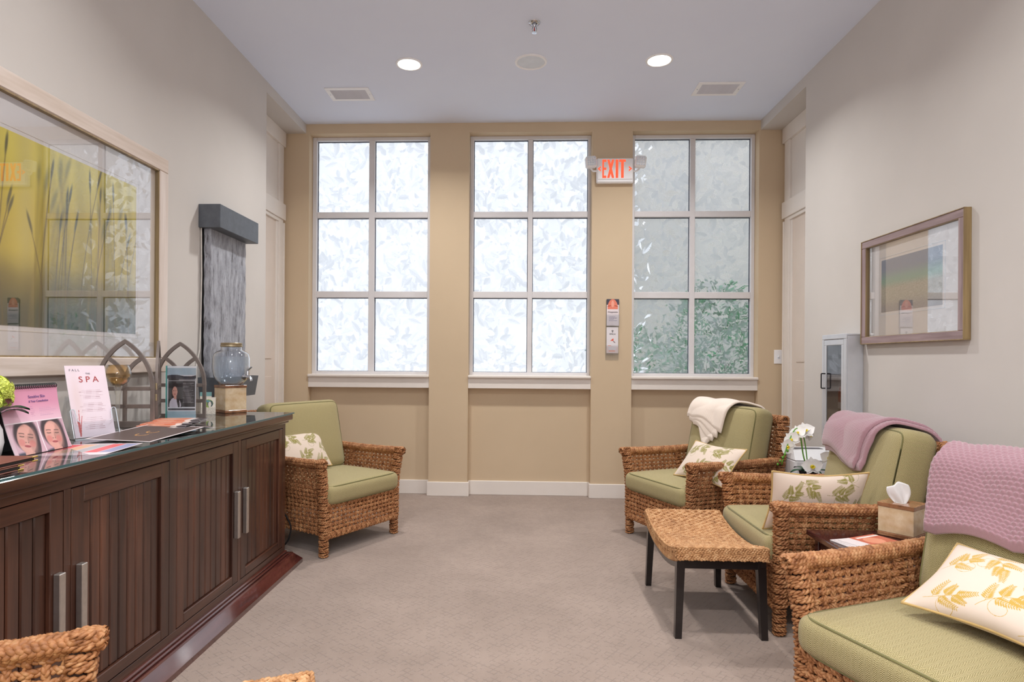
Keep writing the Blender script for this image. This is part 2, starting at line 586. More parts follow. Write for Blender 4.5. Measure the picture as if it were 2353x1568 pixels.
for a, b in PIL:
    build('pilaster', MB().box(a, b, YB, 5.56, 0, SOF), M['accent_paint'], wb)
for a, b in OPEN:
    build('recessed_panel', MB().box(a, b, YP, 5.56, 0, 1.05), M['accent_paint'], wb)

# baseboards
bb = struct(build('baseboard_back', MB().box(PIL[1][0] - .012, PIL[1][1] + .012, YB - .014, YB + .05, 0, .124, .003), M['trim_paint']))
for a, b in ((PIL[0][0], PIL[0][1]), (PIL[2][0] - .012, PIL[2][1] + .012), (PIL[3][0], PIL[3][1])):
    build('pilaster_base', MB().box(a, b, YB - .014, YB + .05, 0, .124, .003), M['trim_paint'], bb)
for a, b in OPEN:
    build('panel_base', MB().box(a, b, YP - .014, YP + .02, 0, .124, .003), M['trim_paint'], bb)
struct(build('baseboard_left', MB().box(XL, XL + .014, YR, YN, 0, .124, .003), M['trim_paint']))
struct(build('baseboard_right', MB().box(XR - .014, XR, YR, YN, 0, .124, .003), M['trim_paint']))

# leaf film: shared pane meshes
def leaf_film(seed, w, h, nx=150, nz=205, count=210):
    rg = np.random.default_rng(seed)
    X, Z = np.meshgrid(np.linspace(0, w, nx), np.linspace(0, h, nz))
    R = np.full(X.shape, .45); A = np.full(X.shape, .5); B = np.full(X.shape, .5)
    for k in range(count):
        cx, cz, th = rg.uniform(-.03, w + .03), rg.uniform(-.03, h + .03), rg.uniform(0, 2 * PI)
        Ln, Wd = rg.uniform(.07, .145), rg.uniform(.017, .034)
        dx, dz = X - cx, Z - cz
        p = (dx * math.cos(th) + dz * math.sin(th)) / Ln
        q = (-dx * math.sin(th) + dz * math.cos(th)) / Wd
        ser = 1 + .22 * np.abs(((p * 7 + .35 * np.abs(q)) % 1) - .5) * 2
        prof = np.clip(np.sin(np.clip(p, 0, 1) ** .8 * PI), 0, 1) * ser
        ins = (p > 0) & (p < 1) & (np.abs(q) < prof * .8)
        sh = rg.uniform(0, 1); ta, tb = rg.uniform(.08, .92, 2)
        half = np.where(q > 0, .07, -.07)
        vein = (np.abs(q) < .09) | (((p * 6 - np.abs(q) * .9) % 1) < .16)
        R = np.where(ins, np.clip(sh + half - .22 * vein, 0, 1), R)
        A = np.where(ins, np.clip(ta + half, 0, 1), A); B = np.where(ins, tb, B)
    mb = MB(); V = np.stack([X, 0 * X, Z], -1); mb.grid(V)
    me = mb.mesh('pane'); pcolor(me, np.stack([R, A, B], -1).reshape(-1, 3)); me.materials.append(M['leaf_film_glass'])
    return me
GZ = [(2.530, 3.174), (1.814, 2.478), (1.092, 1.757)]
PW = .487
films = [leaf_film(11 + i, PW, .665) for i in range(5)]

def window(n, a, b, glass):
    w = bpy.data.objects.new('window_%d' % n, None); COL.objects.link(w); w.location = ((a + b) / 2, 5.46, 1.05); struct(w)
    cx, cz = (a + b) / 2, 1.05
    def part(name, mb, mat): 
        o = build(name, mb, mat, w); o.matrix_local = Matrix.Translation((-cx, -5.46, -cz)); return o
    g0, g1, h0, h1 = glass
    y0, y1 = 5.444, 5.512
    for x0, x1 in ((a, g0), (h1, b)): part('jamb', MB().box(x0, x1, y0, y1, 1.05, SOF, .003), M['window_frame_paint'])
    part('head', MB().box(g0, h1, y0, y1, GZ[0][1], SOF, .003), M['window_frame_paint'])
    part('bottom_rail', MB().box(g0, h1, y0, y1, 1.05, GZ[2][0], .003), M['window_frame_paint'])
    part('mullion', MB().box(g1, h0, y0 + .004, y1, GZ[2][0], GZ[0][1], .003), M['window_frame_paint'])
    for s0, s1 in ((g0, g1), (h0, h1)):
        part('muntin', MB().box(s0, s1, y0 + .004, y1, GZ[0][0] - .052, GZ[0][0], .003), M['window_frame_paint'])
        part('muntin', MB().box(s0, s1, y0 + .004, y1, GZ[1][0] - .057, GZ[1][0], .003), M['window_frame_paint'])
    k = 0
    for s0, s1 in ((g0, g1), (h0, h1)):
        for z0, z1 in GZ:
            me = films[(k * 2 + n) % 5]; k += 1
            p = put('pane', me, None, w)
            flip = -1 if (k + n) % 2 else 1
            p.matrix_local = (Matrix.Translation(((s0 if flip > 0 else s1) - cx, 5.488 - 5.46, z0 - cz))
                              @ Matrix.Diagonal(((s1 - s0) / PW * flip, 1, (z1 - z0) / .665, 1)))
            g = MB(); t = .006
            g.box(s0, s1, 5.478, 5.486, z1 - t, z1); g.box(s0, s0 + t * .8, 5.478, 5.486, z0, z1 - t); g.box(s1 - t * .8, s1, 5.478, 5.486, z0, z1 - t); g.box(s0 + t, s1 - t, 5.478, 5.486, z0, z0 + t * .5)
            part('gasket', g, M['gasket'])
    part('sill', MB().box(a, b, YB - .022, 5.46, 1.042, 1.067, .006), M['trim_paint'])
    part('sill_apron', MB().box(a, b, YB + .004, YP + .01, .950, 1.042, .002), M['trim_paint'])
    return w
window(1, *OPEN[0], (-1.867, -1.392, -1.340, -.858))
window(2, *OPEN[1], (-.443, .042, .085, .575))
window(3, *OPEN[2], (.987, 1.474, 1.519, 2.005))

# doors in the niches, each with a panelled transom above
def niche_door(n, xw, s):
    """s: +1 the room lies towards +x"""
    d = bpy.data.objects.new('door_%d' % n, None); COL.objects.link(d); d.location = (xw, 4.95, 0); struct(d)
    def part(name, x0, x1, y0, y1, z0, z1, mat, c=.002):
        xa, xb = sorted((xw + s * x0, xw + s * x1))
        o = build(name, MB().box(xa, xb, y0, y1, z0, z1, c), mat, d); o.matrix_local = Matrix.Translation((-xw, -4.95, 0)); return o
    part('transom_head', .0, .030, 4.53, 5.335, 3.075, SOF, M['trim_paint'])
    part('transom_rail', .0, .034, 4.53, 5.330, 2.425, 2.565, M['trim_paint'])
    part('rail_moulding', .0, .022, 4.58, 5.300, 2.395, 2.425, M['trim_paint'])
    part('transom_panel', .0, .004, 4.62, 5.21, 2.565, 3.075, M['trim_paint'], 0)
    part('transom_stile', .0, .022, 5.21, 5.305, 2.565, 3.075, M['trim_paint'])
    part('casing', .0, .024, 5.205, 5.315, 0, 2.40, M['trim_paint'])
    part('casing_bead', .024, .032, 5.295, 5.315, 0, 2.40, M['trim_paint'])
    part('casing', .0, .024, 4.535, 4.62, 0, 2.40, M['trim_paint'])
    part('jamb_stop', .0, .012, 5.17, 5.205, 0, 2.395, M['trim_paint'])
    part('door_leaf', .0, .006, 4.62, 5.17, 0.01, 2.395, M['door_paint'], 0)
    for z0, z1 in ((.25, 1.05), (1.2, 2.2)):
        part('door_panel', .006, .012, 4.70, 5.09, z0, z1, M['door_paint'])
    return d
niche_door(1, NL, 1)
niche_door(2, NR, -1)

# outdoors, seen only through the leaf film
struct(build('ground_outside', MB().box(-9, 9, 5.6, 14, -.25, -.2), M['outdoor_paving']))
def dimming_wall():  # wall added to block sky and grey the right-hand panes
    b = thing('added_building_wall', 'pale grey building wall added to dim the right-hand window', 'building', (4.0, 7.9, -.2))
    build('wall', MB().box(-2.75, 4, 0, .3, 0, 4.8), M['outdoor_wall'], b)
    build('eave', MB().box(-2.8, 4.1, -.25, .3, 4.8, 4.95), M['outdoor_wall'], b)
dimming_wall()
def leaf_card(mb, p, d, ln, wd, upv):
    d = d / np.linalg.norm(d); s = np.cross(d, upv); s /= np.linalg.norm(s) + 1e-9; n = np.cross(s, d)
    mb.add([p, p + d * ln * .45 + s * wd * .5 + n * ln * .06, p + d * ln, p + d * ln * .45 - s * wd * .5 + n * ln * .06, p + d * ln * .5 - n * ln * .02],
           [(0, 1, 4), (1, 2, 4), (2, 3, 4), (3, 0, 4)])
def shrub(label, loc, rad, ht, count, seed):
    rg = np.random.default_rng(seed)
    s = thing('garden_shrub', label, 'shrub', loc, 0, 'shrubs outside the right-hand window')
    mb = MB()
    for k in range(count):
        a, z = rg.uniform(0, 2 * PI), rg.uniform(.12, 1)
        r = rad * math.sqrt(max(0, 1 - (z - .5) ** 2 * 3.2)) * rg.uniform(.6, 1)
        p = np.array([math.cos(a) * r, math.sin(a) * r, z * ht])
        d = np.array([math.cos(a), math.sin(a), rg.uniform(-.3, .8)]) + rg.normal(0, .4, 3)
        leaf_card(mb, p, d, rg.uniform(.08, .15), rg.uniform(.04, .06), np.array([0, 0, 1.]) + rg.normal(0, .2, 3))
    o = build('foliage', mb, M['shrub_green'], s, fix=False); o['kind'] = 'stuff'
    st = MB()
    for k in range(5):
        a = k * 1.26; st.tube([(0, 0, 0), (.1 * math.cos(a) * rad, .1 * math.sin(a) * rad, ht * .3), (.5 * math.cos(a) * rad, .5 * math.sin(a) * rad, ht * .7)], [.02, .015, .006], 6)
    build('stem', st, M['bark'], s)
shrub('dense green shrub close outside the lower right window panes', (1.88, 6.24, -.2), .44, 2.1, 1500, 3)
shrub('green shrub further left outside the right-hand window', (1.22, 7.0, -.2), .42, 1.75, 700, 4)
def post():
    p = thing('garden_post', 'white square post outside the right edge of the right-hand window', 'post', (2.58, 6.05, -.2))
    build('shaft', MB().box(-.07, .07, -.07, .07, 0, 1.95, .006), M['trim_paint'], p)
    build('cap', MB().box(-.09, .09, -.09, .09, 1.95, 2.0, .01), M['trim_paint'], p)
post()

# ================================================================== ceiling fittings
def downlight(label, x, y, dim=1.0):
    t = thing('downlight', label, 'ceiling light', (x, y, ZC), 0, 'recessed ceiling lights')
    build('trim_ring', MB().lathe([(.076, -.001), (.080, -.007), (.092, -.006), (.094, 0)], 40, cap=False), M['white_plastic'], t, 60)
    build('lens', MB().lathe([(.0005, -.003), (.077, -.003)], 40, cap=False), M['lamp_lens'], t)
    l = bpy.data.lights.new('lamp', 'AREA'); l.shape = 'DISK'; l.size = .15; l.energy = LAMP_W * dim; l.color = (1.0, .995, .985)
    l.spread = math.radians(140)
    lo = bpy.data.objects.new('lamp', l); COL.objects.link(lo); lo.parent = t; lo.location = (0, 0, -.012)
downlight('round recessed ceiling light left of the round speaker', -.812, 4.274, .62)
downlight('round recessed ceiling light right of the round speaker', .936, 4.264, .62)
for x in (-.812, .936):  # unseen ceiling lights, added to light the room
    for y in (2.0, -.3, -2.4):
        downlight('added unseen ceiling light %s, %s' % ({2.0: 'overhead just ahead of the viewer', -.3: 'behind the viewer', -2.4: 'near the rear wall'}[y], 'left of the middle' if x < 0 else 'right of the middle'), x, y, .5 if y > 0 else 1.0)

def pendant(label, x, y):  # unseen globes, added to brighten the ceiling and walls
    t = thing('fill_globe', label, 'added lamp', (x, y, ZC), 0, 'added globe pendants behind the viewer')
    build('canopy', MB().lathe([(.001, 0), (.06, 0), (.06, -.012), (.012, -.03), (.001, -.03)], 28, cap=False), M['brass'], t, 50)
    build('rod', MB().tube([(0, 0, -.02), (0, 0, -1.52)], .006, 8), M['brass'], t)
    a = np.linspace(0, PI, 17)
    build('globe', MB().lathe([(max(.001, .13 * math.sin(q)), -1.62 + .13 * math.cos(q)) for q in a], 32, cap=False), M['fill_globe_glow'], t, 180)
for k, (x, y) in enumerate(((.06, -.75), (.06, -2.3))):
    pendant(('added globe pendant lighting the room from just behind the viewer', 'added globe pendant lighting the room from near the rear wall')[k], x, y)

def speaker():
    t = thing('ceiling_speaker', 'round white flush speaker in the ceiling between two lights', 'speaker', (.047, 4.265, ZC))
    build('rim', MB().lathe([(.094, -.002), (.098, -.009), (.110, -.008), (.113, 0)], 48, cap=False), M['white_plastic'], t, 60)
    build('grille', MB().lathe([(.0005, -.006), (.05, -.0055), (.095, -.003)], 48, cap=False), M['grey_grille'], t, 60)
speaker()

def sprinkler():
    t = thing('fire_sprinkler', 'small chrome fire sprinkler head hanging from the ceiling', 'sprinkler', (.062, 3.772, ZC))
    build('escutcheon', MB().lathe([(.016, -.004), (.018, -.010), (.034, -.006), (.037, 0)], 32, cap=False), M['chrome'], t, 50)
    build('body', MB().lathe([(.012, 0), (.012, -.022), (.009, -.026), (.009, -.032)], 16), M['chrome'], t, 50)
    for s in (-1, 1):
        build('frame_arm', MB().tube([(s * .009, 0, -.028), (s * .014, 0, -.040), (s * .010, 0, -.052), (0, 0, -.060)], .0028, 8), M['chrome'], t, 180)
    build('bulb', MB().lathe([(.0025, -.032), (.0035, -.036), (.0035, -.050), (.002, -.054)], 10), M['red_paint'], t, 60)
    build('deflector', MB().lathe([(.003, -.058), (.016, -.062), (.016, -.0635), (.003, -.066)], 24), M['chrome'], t, 50)
sprinkler()

def vent(label, x, y):
    t = thing('ceiling_vent', label, 'vent', (x, y, ZC), 0, 'ceiling air vents')
    W, D, w = .345, .229, .034
    f = MB()
    for a in ((-W / 2, W / 2, -D / 2, -D / 2 + w), (-W / 2, W / 2, D / 2 - w, D / 2), (-W / 2, -W / 2 + w, -D / 2 + w, D / 2 - w), (W / 2 - w, W / 2, -D / 2 + w, D / 2 - w)):
        f.box(*a, -.007, 0, .002)
    build('frame', f, M['white_plastic'], t)
    build('backing', MB().box(-W / 2 + w, W / 2 - w, -D / 2 + w, D / 2 - w, -.001, 0), M['dark_void'], t)
    n = 13
    yy = np.linspace(-D / 2 + w + .006, D / 2 - w - .006, n)
    me = None
    for k in range(n):
        if me is None:
            mb = MB(); mb.add([(-W / 2 + w, -.005, -.002), (W / 2 - w, -.005, -.002), (W / 2 - w, .004, -.008), (-W / 2 + w, .004, -.008),
                               (-W / 2 + w, -.0035, -.001), (W / 2 - w, -.0035, -.001), (W / 2 - w, .0055, -.007), (-W / 2 + w, .0055, -.007)],
                              [(0, 1, 2, 3), (7, 6, 5, 4), (0, 4, 5, 1), (2, 6, 7, 3), (1, 5, 6, 2), (0, 3, 7, 4)])
            me = mb.mesh('slat')
        put('slat', me, M['vent_grey'], t, Matrix.Translation((0, yy[k], 0)))
    for s in (-1, 1):
        build('screw', MB().lathe([(.004, -.007), (.004, -.009), (.001, -.0095)], 10, (s * (W / 2 - w / 2), 0, 0)), M['chrome'], t)
vent('white louvred ceiling vent near the left wall', -1.367, 4.745)
vent('white louvred ceiling vent near the right wall', 1.480, 4.718)

# ================================================================== on the window wall
def text_mesh(body, size, ex=.0006, align='CENTER'):
    c = bpy.data.curves.new('txt', 'FONT'); c.body = body; c.size = size; c.extrude = ex; c.align_x = align; c.align_y = 'CENTER'
    o = bpy.data.objects.new('txt', c); COL.objects.link(o)
    me = bpy.data.meshes.new_from_object(o.evaluated_get(bpy.context.evaluated_depsgraph_get()))
    bpy.data.objects.remove(o); bpy.data.curves.remove(c)
    return me

def exit_sign():
    t = thing('exit_sign', 'white exit sign with red lettering and two emergency lamp heads', 'exit sign', (.7915, YB, 2.847))
    build('housing', MB().box(-.158, .158, -.052, 0, -.107, .107, .010), M['white_plastic'], t)
    build('face_plate', MB().box(-.150, .150, -.058, -.052, -.078, .102, .004), M['white_plastic'], t)
    y0, y1 = -.0605, -.056
    def lettre(name, polys, dx):
        mb = MB()
        for p in polys: mb.prism([(a + dx, b) for a, b in p], 'y', y0, y1)
        build(name, mb, M['exit_red'], t)
    H, S = .079, .0125
    R = lambda x0, x1, z0, z1: [(x0, z0), (x1, z0), (x1, z1), (x0, z1)]
    zc = .012
    lo, hi = zc - H, zc + H
    lettre('letter', [R(-.111, -.111 + S * 1.0 + .001, lo, hi), R(-.098, -.077, hi - .020, hi), R(-.098, -.077, zc - .010, zc + .010), R(-.098, -.077, lo, lo + .020)], 0)
    w = .020
    X0, X1 = -.069, -.009
    lettre('letter', [[(X0, lo), (X0 + w, lo), (X1, hi), (X1 - w, hi)], [(X1 - w, lo), (X1, lo), (X0 + w, hi), (X0, hi)]], 0)
    lettre('letter', [R(.0035, .0255, lo, hi)], 0)
    lettre('letter', [R(.050, .072, lo, hi - .020), R(.034, .089, hi - .020, hi)], 0)
    for s in (-1, 1):
        cx = -.004 + s * .148 - (0 if s > 0 else -.0)
        tip = (cx, zc)
        lettre('arrow', [[(cx, zc), (cx - s * .028, zc + .022), (cx - s * .028, zc + .009), (cx - s * .015, zc), (cx - s * .028, zc - .009), (cx - s * .028, zc - .022)]], 0)
    for s in (-1, 1):
        h = build('lamp_head', MB().box(-.047, .047, -.035, .03, -.048, .048, .012), M['white_plastic'], t)
        h.matrix_local = Matrix.Translation((s * .212, -.075, .062)) @ Matrix.Rotation(s * -.10, 4, 'Z') @ Matrix.Rotation(s * .10, 4, 'Y')
        k = MB(); rr = .0085
        for i in range(4):
            for j in range(4):
                x, z = (i - 1.5) * .0195, (j - 1.5) * .0195
                k.lathe([(rr, .037), (rr * .6, .0405), (.0005, .042)], 8, (x, z, 0))
        o = build('lens_cluster', k, M['grey_grille'], h, 60); o.matrix_local = Matrix.Rotation(PI / 2, 4, 'X')
        build('bracket', MB().tube([(s * .150, -.03, 0), (s * .185, -.04, -.004), (s * .205, -.05, .012), (s * .210, -.06, .025)], .008, 8), M['white_plastic'], t, 60)
exit_sign()

def sheet(name, w, h, nx, ny, fn, parent, mx, mat='print_paper', th=.0012, bend=None):
    """a printed sheet: local x 0..w, z 0..h, printed side towards -y"""
    U, Vv = np.meshgrid(np.linspace(0, 1, nx), np.linspace(0, 1, ny))
    P = np.stack([U * w, 0 * U, Vv * h], -1)
    Q = P.copy(); Q[..., 1] += th
    if bend is not None: P, Q = bend(P), bend(Q)
    c = lin(np.clip(fn(U * w, Vv * h), 0, 255))
    mb = MB(); mb.grid(P)
    bx = [Q[0, 0], Q[0, -1], Q[-1, -1], Q[-1, 0]] if bend is None else None
    cols = [c.reshape(-1, 3)]
    if bx is not None:
        b0 = mb.n; mb.add(bx, [(3, 2, 1, 0)])
        f = [P[0, 0], P[0, -1], P[-1, -1], P[-1, 0]]
        e0 = mb.n; mb.add(f, [])
        for i in range(4): mb.f.append((e0 + i, b0 + i, b0 + (i + 1) % 4, e0 + (i + 1) % 4))
        cols.append(np.full((8, 3), .75))
    else:
        mb.grid(Q[:, ::-1]); cols.append(np.full((nx * ny, 3), .7))
    me = mb.mesh(name); pcolor(me, np.concatenate(cols)); me.materials.append(M[mat])
    return put(name, me, None, parent, mx)

def rgbf(shape, c): 
    a = np.empty(shape + (3,)); a[:] = c; return a
def ell(X, Z, cx, cz, a, b, rot=0.0):
    dx, dz = X - cx, Z - cz
    p = dx * math.cos(rot) + dz * math.sin(rot); q = -dx * math.sin(rot) + dz * math.cos(rot)
    return (p / a) ** 2 + (q / b) ** 2
def paint(img, mask, c, soft=None):
    m = mask.astype(float)[..., None] if soft is None else soft[..., None]
    return img * (1 - m) + np.asarray(c, float) * m
def sm(x, a, b): 
    t = np.clip((x - a) / (b - a), 0, 1); return t * t * (3 - 2 * t)
def textlines(img, X, Z, x0, x1, z0, z1, n, c, fill=.5, seed=0, centre=False):
    rg = np.random.default_rng(seed); p = (z1 - z0) / n
    for k in range(n):
        zc = z1 - (k + .5) * p; ln = rg.uniform(.55, 1.0) * (x1 - x0)
        a = (x0 + x1) / 2 - ln / 2 if centre else x0
        m = (np.abs(Z - zc) < p * fill * .5) & (X > a) & (X < a + ln) & (np.sin(X * 2200 + k * 3) > -.75)
        img = paint(img, m, c, soft=m * .8)
    return img

def wall_brochures():
    def a(X, Z):
        h = .231; im = rgbf(X.shape, (232, 220, 222))
        up = Z > h * .62
        im = paint(im, up & (Z > h * .78), (66, 64, 78)); im = paint(im, up & (Z <= h * .78), (226, 214, 214))
        im = paint(im, up & (ell(X, Z, .052, h * .66, .044, .078) < 1), (232, 130, 104))
        im = paint(im, up & (ell(X, Z, .052, h * .82, .012, .03) < 1), (242, 168, 146))
        for s in (-1, 1):
            im = paint(im, up & (ell(X, Z, .052 + s * .03, h * .74, .017, .004, s * -.2) < 1), (176, 84, 66))
        im = textlines(im, X, Z, .020, .090, h * .16, h * .36, 4, (120, 110, 150), .4, 1)
        return im
    t = thing('wall_brochure_rack', 'clear wall rack with a salmon-topped brochure between two windows', 'brochure rack', (.732, YB, 1.505), 0)
    build('rack_back', MB().box(-.004, .110, -.004, 0, -.01, .228, .001), M['acrylic'], t)
    sheet('brochure', .106, .231, 60, 110, a, t, Matrix.Translation((0, -.012, .002)))
    build('rack_front', MB().box(-.004, .110, -.018, -.015, -.01, .10, .001), M['acrylic'], t)
    o = put('lettering', text_mesh('Oxygenetix', .0185), M['ink_dark'], t, Matrix.Translation((.053, -.0128, .120)) @ Matrix.Rotation(PI / 2, 4, 'X'))
    def b(X, Z):
        h = .227; im = rgbf(X.shape, (228, 222, 224))
        im = paint(im, (X - .032 > 0) & (X < .06) & (Z > h * .47) & (Z < h * .47 + (X - .03) * .8) & (Z < h * .56), (226, 92, 66))
        im = paint(im, ell(X, Z, .066, h * .43, .013, .0035, -.7) < 1, (110, 84, 80))
        im = paint(im, (Z < h * .30), (240, 204, 196), soft=sm(h * .30 - Z, 0, .02) * .6)
        im = paint(im, (np.abs(Z - h * .285) < .0022) & (X > .012) & (X < .04), (238, 140, 100))
        im = paint(im, (np.abs(Z - h * .085) < .003) & (X > .02) & (X < .075), (244, 150, 116))
        im = paint(im, (X > .016) & (X < .082) & (Z > h * .12) & (Z < h * .23), (232, 224, 226))
        im = paint(im, (np.abs(X - .052) < .003) & (np.abs(Z - h * .83) < .008), (50, 48, 50))
        im = paint(im, (np.abs(ell(X, Z, .052, h * .84, .009, .009) - 1) < .35) & (Z > h * .84), (50, 48, 50))
        return im
    t = thing('wall_brochure_rack', 'clear wall rack with a white brochure below the salmon-topped one', 'brochure rack', (.732, YB, 1.266), 0)
    build('rack_back', MB().box(-.008, .106, -.004, 0, -.06, .225, .001), M['acrylic'], t)
    sheet('brochure', .101, .227, 60, 110, b, t, Matrix.Translation((0, -.012, .001)))
    build('rack_front', MB().box(-.006, .106, -.018, -.015, -.012, .07, .001), M['acrylic'], t)
    put('lettering', text_mesh('EMICA', .018), M['ink_dark'], t, Matrix.Translation((.052, -.0128, .167)) @ Matrix.Rotation(PI / 2, 4, 'X'))
wall_brochures()

def light_switch():
    t = thing('light_switch', 'white light switch plate on the wall by the right door', 'light switch', (2.207, YB, 1.244))
    build('plate', MB().box(-.036, .036, -.006, 0, -.060, .060, .002), M['white_plastic'], t)
    build('toggle', MB().box(-.005, .005, -.016, -.006, -.004, .014, .001), M['white_plastic'], t)
    build('toggle_slot', MB().box(-.008, .008, -.0068, -.006, -.016, .016, 0), M['grey_grille'], t)
light_switch()

# ================================================================== sideboard
TOP = .885
def sideboard():
    t = thing('sideboard', 'long dark walnut sideboard with plank doors along the left wall', 'sideboard', (-1.64, 2.35, 0))
    off = Matrix.Translation((1.64, -2.35, 0))
    def part(name, mb, mat, par=t, smt=None):
        o = build(name, mb, mat, par, smt)
        if par is t: o.matrix_local = off
        return o
    Y0, Y1, XF = 1.20, 3.502, -1.377
    XB = XL + .016
    part('carcass', MB().box(XB, XF - .034, Y0, Y1, .075, .842, .002), M['walnut'])
    # face frame
    D = [(2.940, 3.462), (2.384, 2.912), (1.812, 2.336), (1.254, 1.784)]
    zt, zb = .800, .112
    for a, b in ((3.462, Y1), (2.912, 2.940), (2.336, 2.384), (1.784, 1.812), (Y0, 1.254)):
        part('face_stile', MB().box(XF - .03, XF, a, b, zb, zt, .001), M['walnut'])
    part('face_rail', MB().box(XF - .03, XF, Y0, Y1, zt, .842, .001), M['walnut_long'])
    part('face_rail', MB().box(XF - .03, XF, Y0, Y1, .075, zb, .001), M['walnut_long'])
    part('top_board', MB().box(XB, -1.345, Y0 - .03, 3.533, .842, .877, .004), M['walnut_long'])
    part('bed_moulding', MB().box(XB, -1.362, Y0 - .01, 3.515, .826, .842, .004), M['walnut_long'])
    g = part('glass_top', MB().box(XB, -1.340, Y0 - .03, 3.538, .8772, TOP, .001), M['table_glass'])
    part('glass_edge', MB().box(-1.3405, -1.3385, Y0 - .03, 3.538, .8775, TOP - .0003), M['glass_edge_dark'])
    part('glass_edge', MB().box(XB, -1.3405, 3.5375, 3.5395, .8775, TOP - .0003), M['glass_edge_dark'])
    # stepped plinth with a sloping foot
    part('plinth', MB().prism([(XB, 0), (-1.290, 0), (-1.290, .022), (-1.345, .052), (-1.350, .058), (XB, .058)], 'y', Y0 - .05, 3.556), M['plinth_wood'])
    part('plinth_bead', MB().box(XB, -1.357, Y0 - .02, 3.520, .058, .070, .004), M['plinth_wood'])
    part('plinth_bead', MB().box(XB, -1.366, Y0 - .01, 3.511, .070, .082, .004), M['plinth_wood'])
    # doors
    fw = .052
    for i, (a, b) in enumerate(D):
        a, b = a + .003, b - .003
        z0, z1 = zb + .003, zt - .003
        d = bpy.data.objects.new('door', None); COL.objects.link(d); d.parent = t; d.matrix_local = off
        x1 = XF + .001; x0 = XF - .018
        build('stile', MB().box(x0, x1, a, a + fw, z0, z1, .0025), M['walnut'], d)
        build('stile', MB().box(x0, x1, b - fw, b, z0, z1, .0025), M['walnut'], d)
        build('rail', MB().box(x0, x1, a + fw, b - fw, z1 - fw, z1, .0025), M['walnut_long'], d)
        build('rail', MB().box(x0, x1, a + fw, b - fw, z0, z0 + fw * .8, .0025), M['walnut_long'], d)
        n = 9; p = (b - a - 2 * fw) / n
        for k in range(n):
            y = a + fw + k * p
            build('plank', MB().box(x0 - .004, x0 + .008, y + .0018, y + p - .0018, z0 + fw * .8, z1 - fw, .004), M['walnut'], d)
        build('backing', MB().box(x0 - .010, x0 - .005, a + fw, b - fw, z0, z1), M['black_wood'], d)
        # handle on the meeting stile
        y = a + fw * .55 if i % 2 == 0 else b - fw * .55
        hb = MB(); hb.box(x1 + .0005, x1 + .022, y - .0125, y + .0125, .335, .560, .002)
        o = build('handle', hb, M['brushed_nickel'], d); o['label'] = 'flat brushed nickel bar handle'
sideboard()

# ================================================================== left wall
def art_wheat(X, Z):
    w, h = X.max(), Z.max()
    u, v = X / w, Z / h
    top = np.array((224, 208, 92)); mid = np.array((206, 182, 60)); low = np.array((120, 108, 52)); bot = np.array((62, 74, 62))
    im = rgbf(X.shape, top)
    im = paint(im, None, mid, soft=sm(v, .95, .55)); im = paint(im, None, low, soft=sm(v, .42, .2)); im = paint(im, None, bot, soft=sm(v, .24, .04))
    st = .5 + .5 * np.sin(u * 70 + 3 * np.sin(u * 13) + v * 2)
    im = im * (1 + .10 * (st - .5)[..., None])
    im = paint(im, None, (240, 226, 150), soft=.5 * np.exp(-((u - .36) / .05) ** 2) * sm(v, .1, .5))
    rg = np.random.default_rng(5)
    for k in range(46):
        far = k < 20
        x0 = rg.uniform(.02, .99); lean = rg.uniform(-.09, .13); hh = rg.uniform(.55, .97); blur = .0075 if far else rg.uniform(.0018, .0028)
        cx = x0 + lean * (v / hh) ** 1.7
        m = np.exp(-(np.abs(u - cx) / blur) ** 2) * sm(hh - v, 0, .02) * (.30 if far else .80)
        im = paint(im, None, (150, 130, 60) if far else (96, 80, 44), soft=m)
        hl = .040 + rg.uniform(0, .02); hx = x0 + lean * 1.0; ang = math.atan2(lean * 1.7 * w, hh * h)
        he = ell(u * w, v * h, hx * w, (hh + .01) * h, (.011 if far else .0065), hl * .9, -ang)
        im = paint(im, None, (112, 112, 62) if far else (70, 74, 50), soft=np.exp(-np.clip(he, 0, 9) ** (1.2 if far else 2.2)) * (.55 if far else .88))
    return im

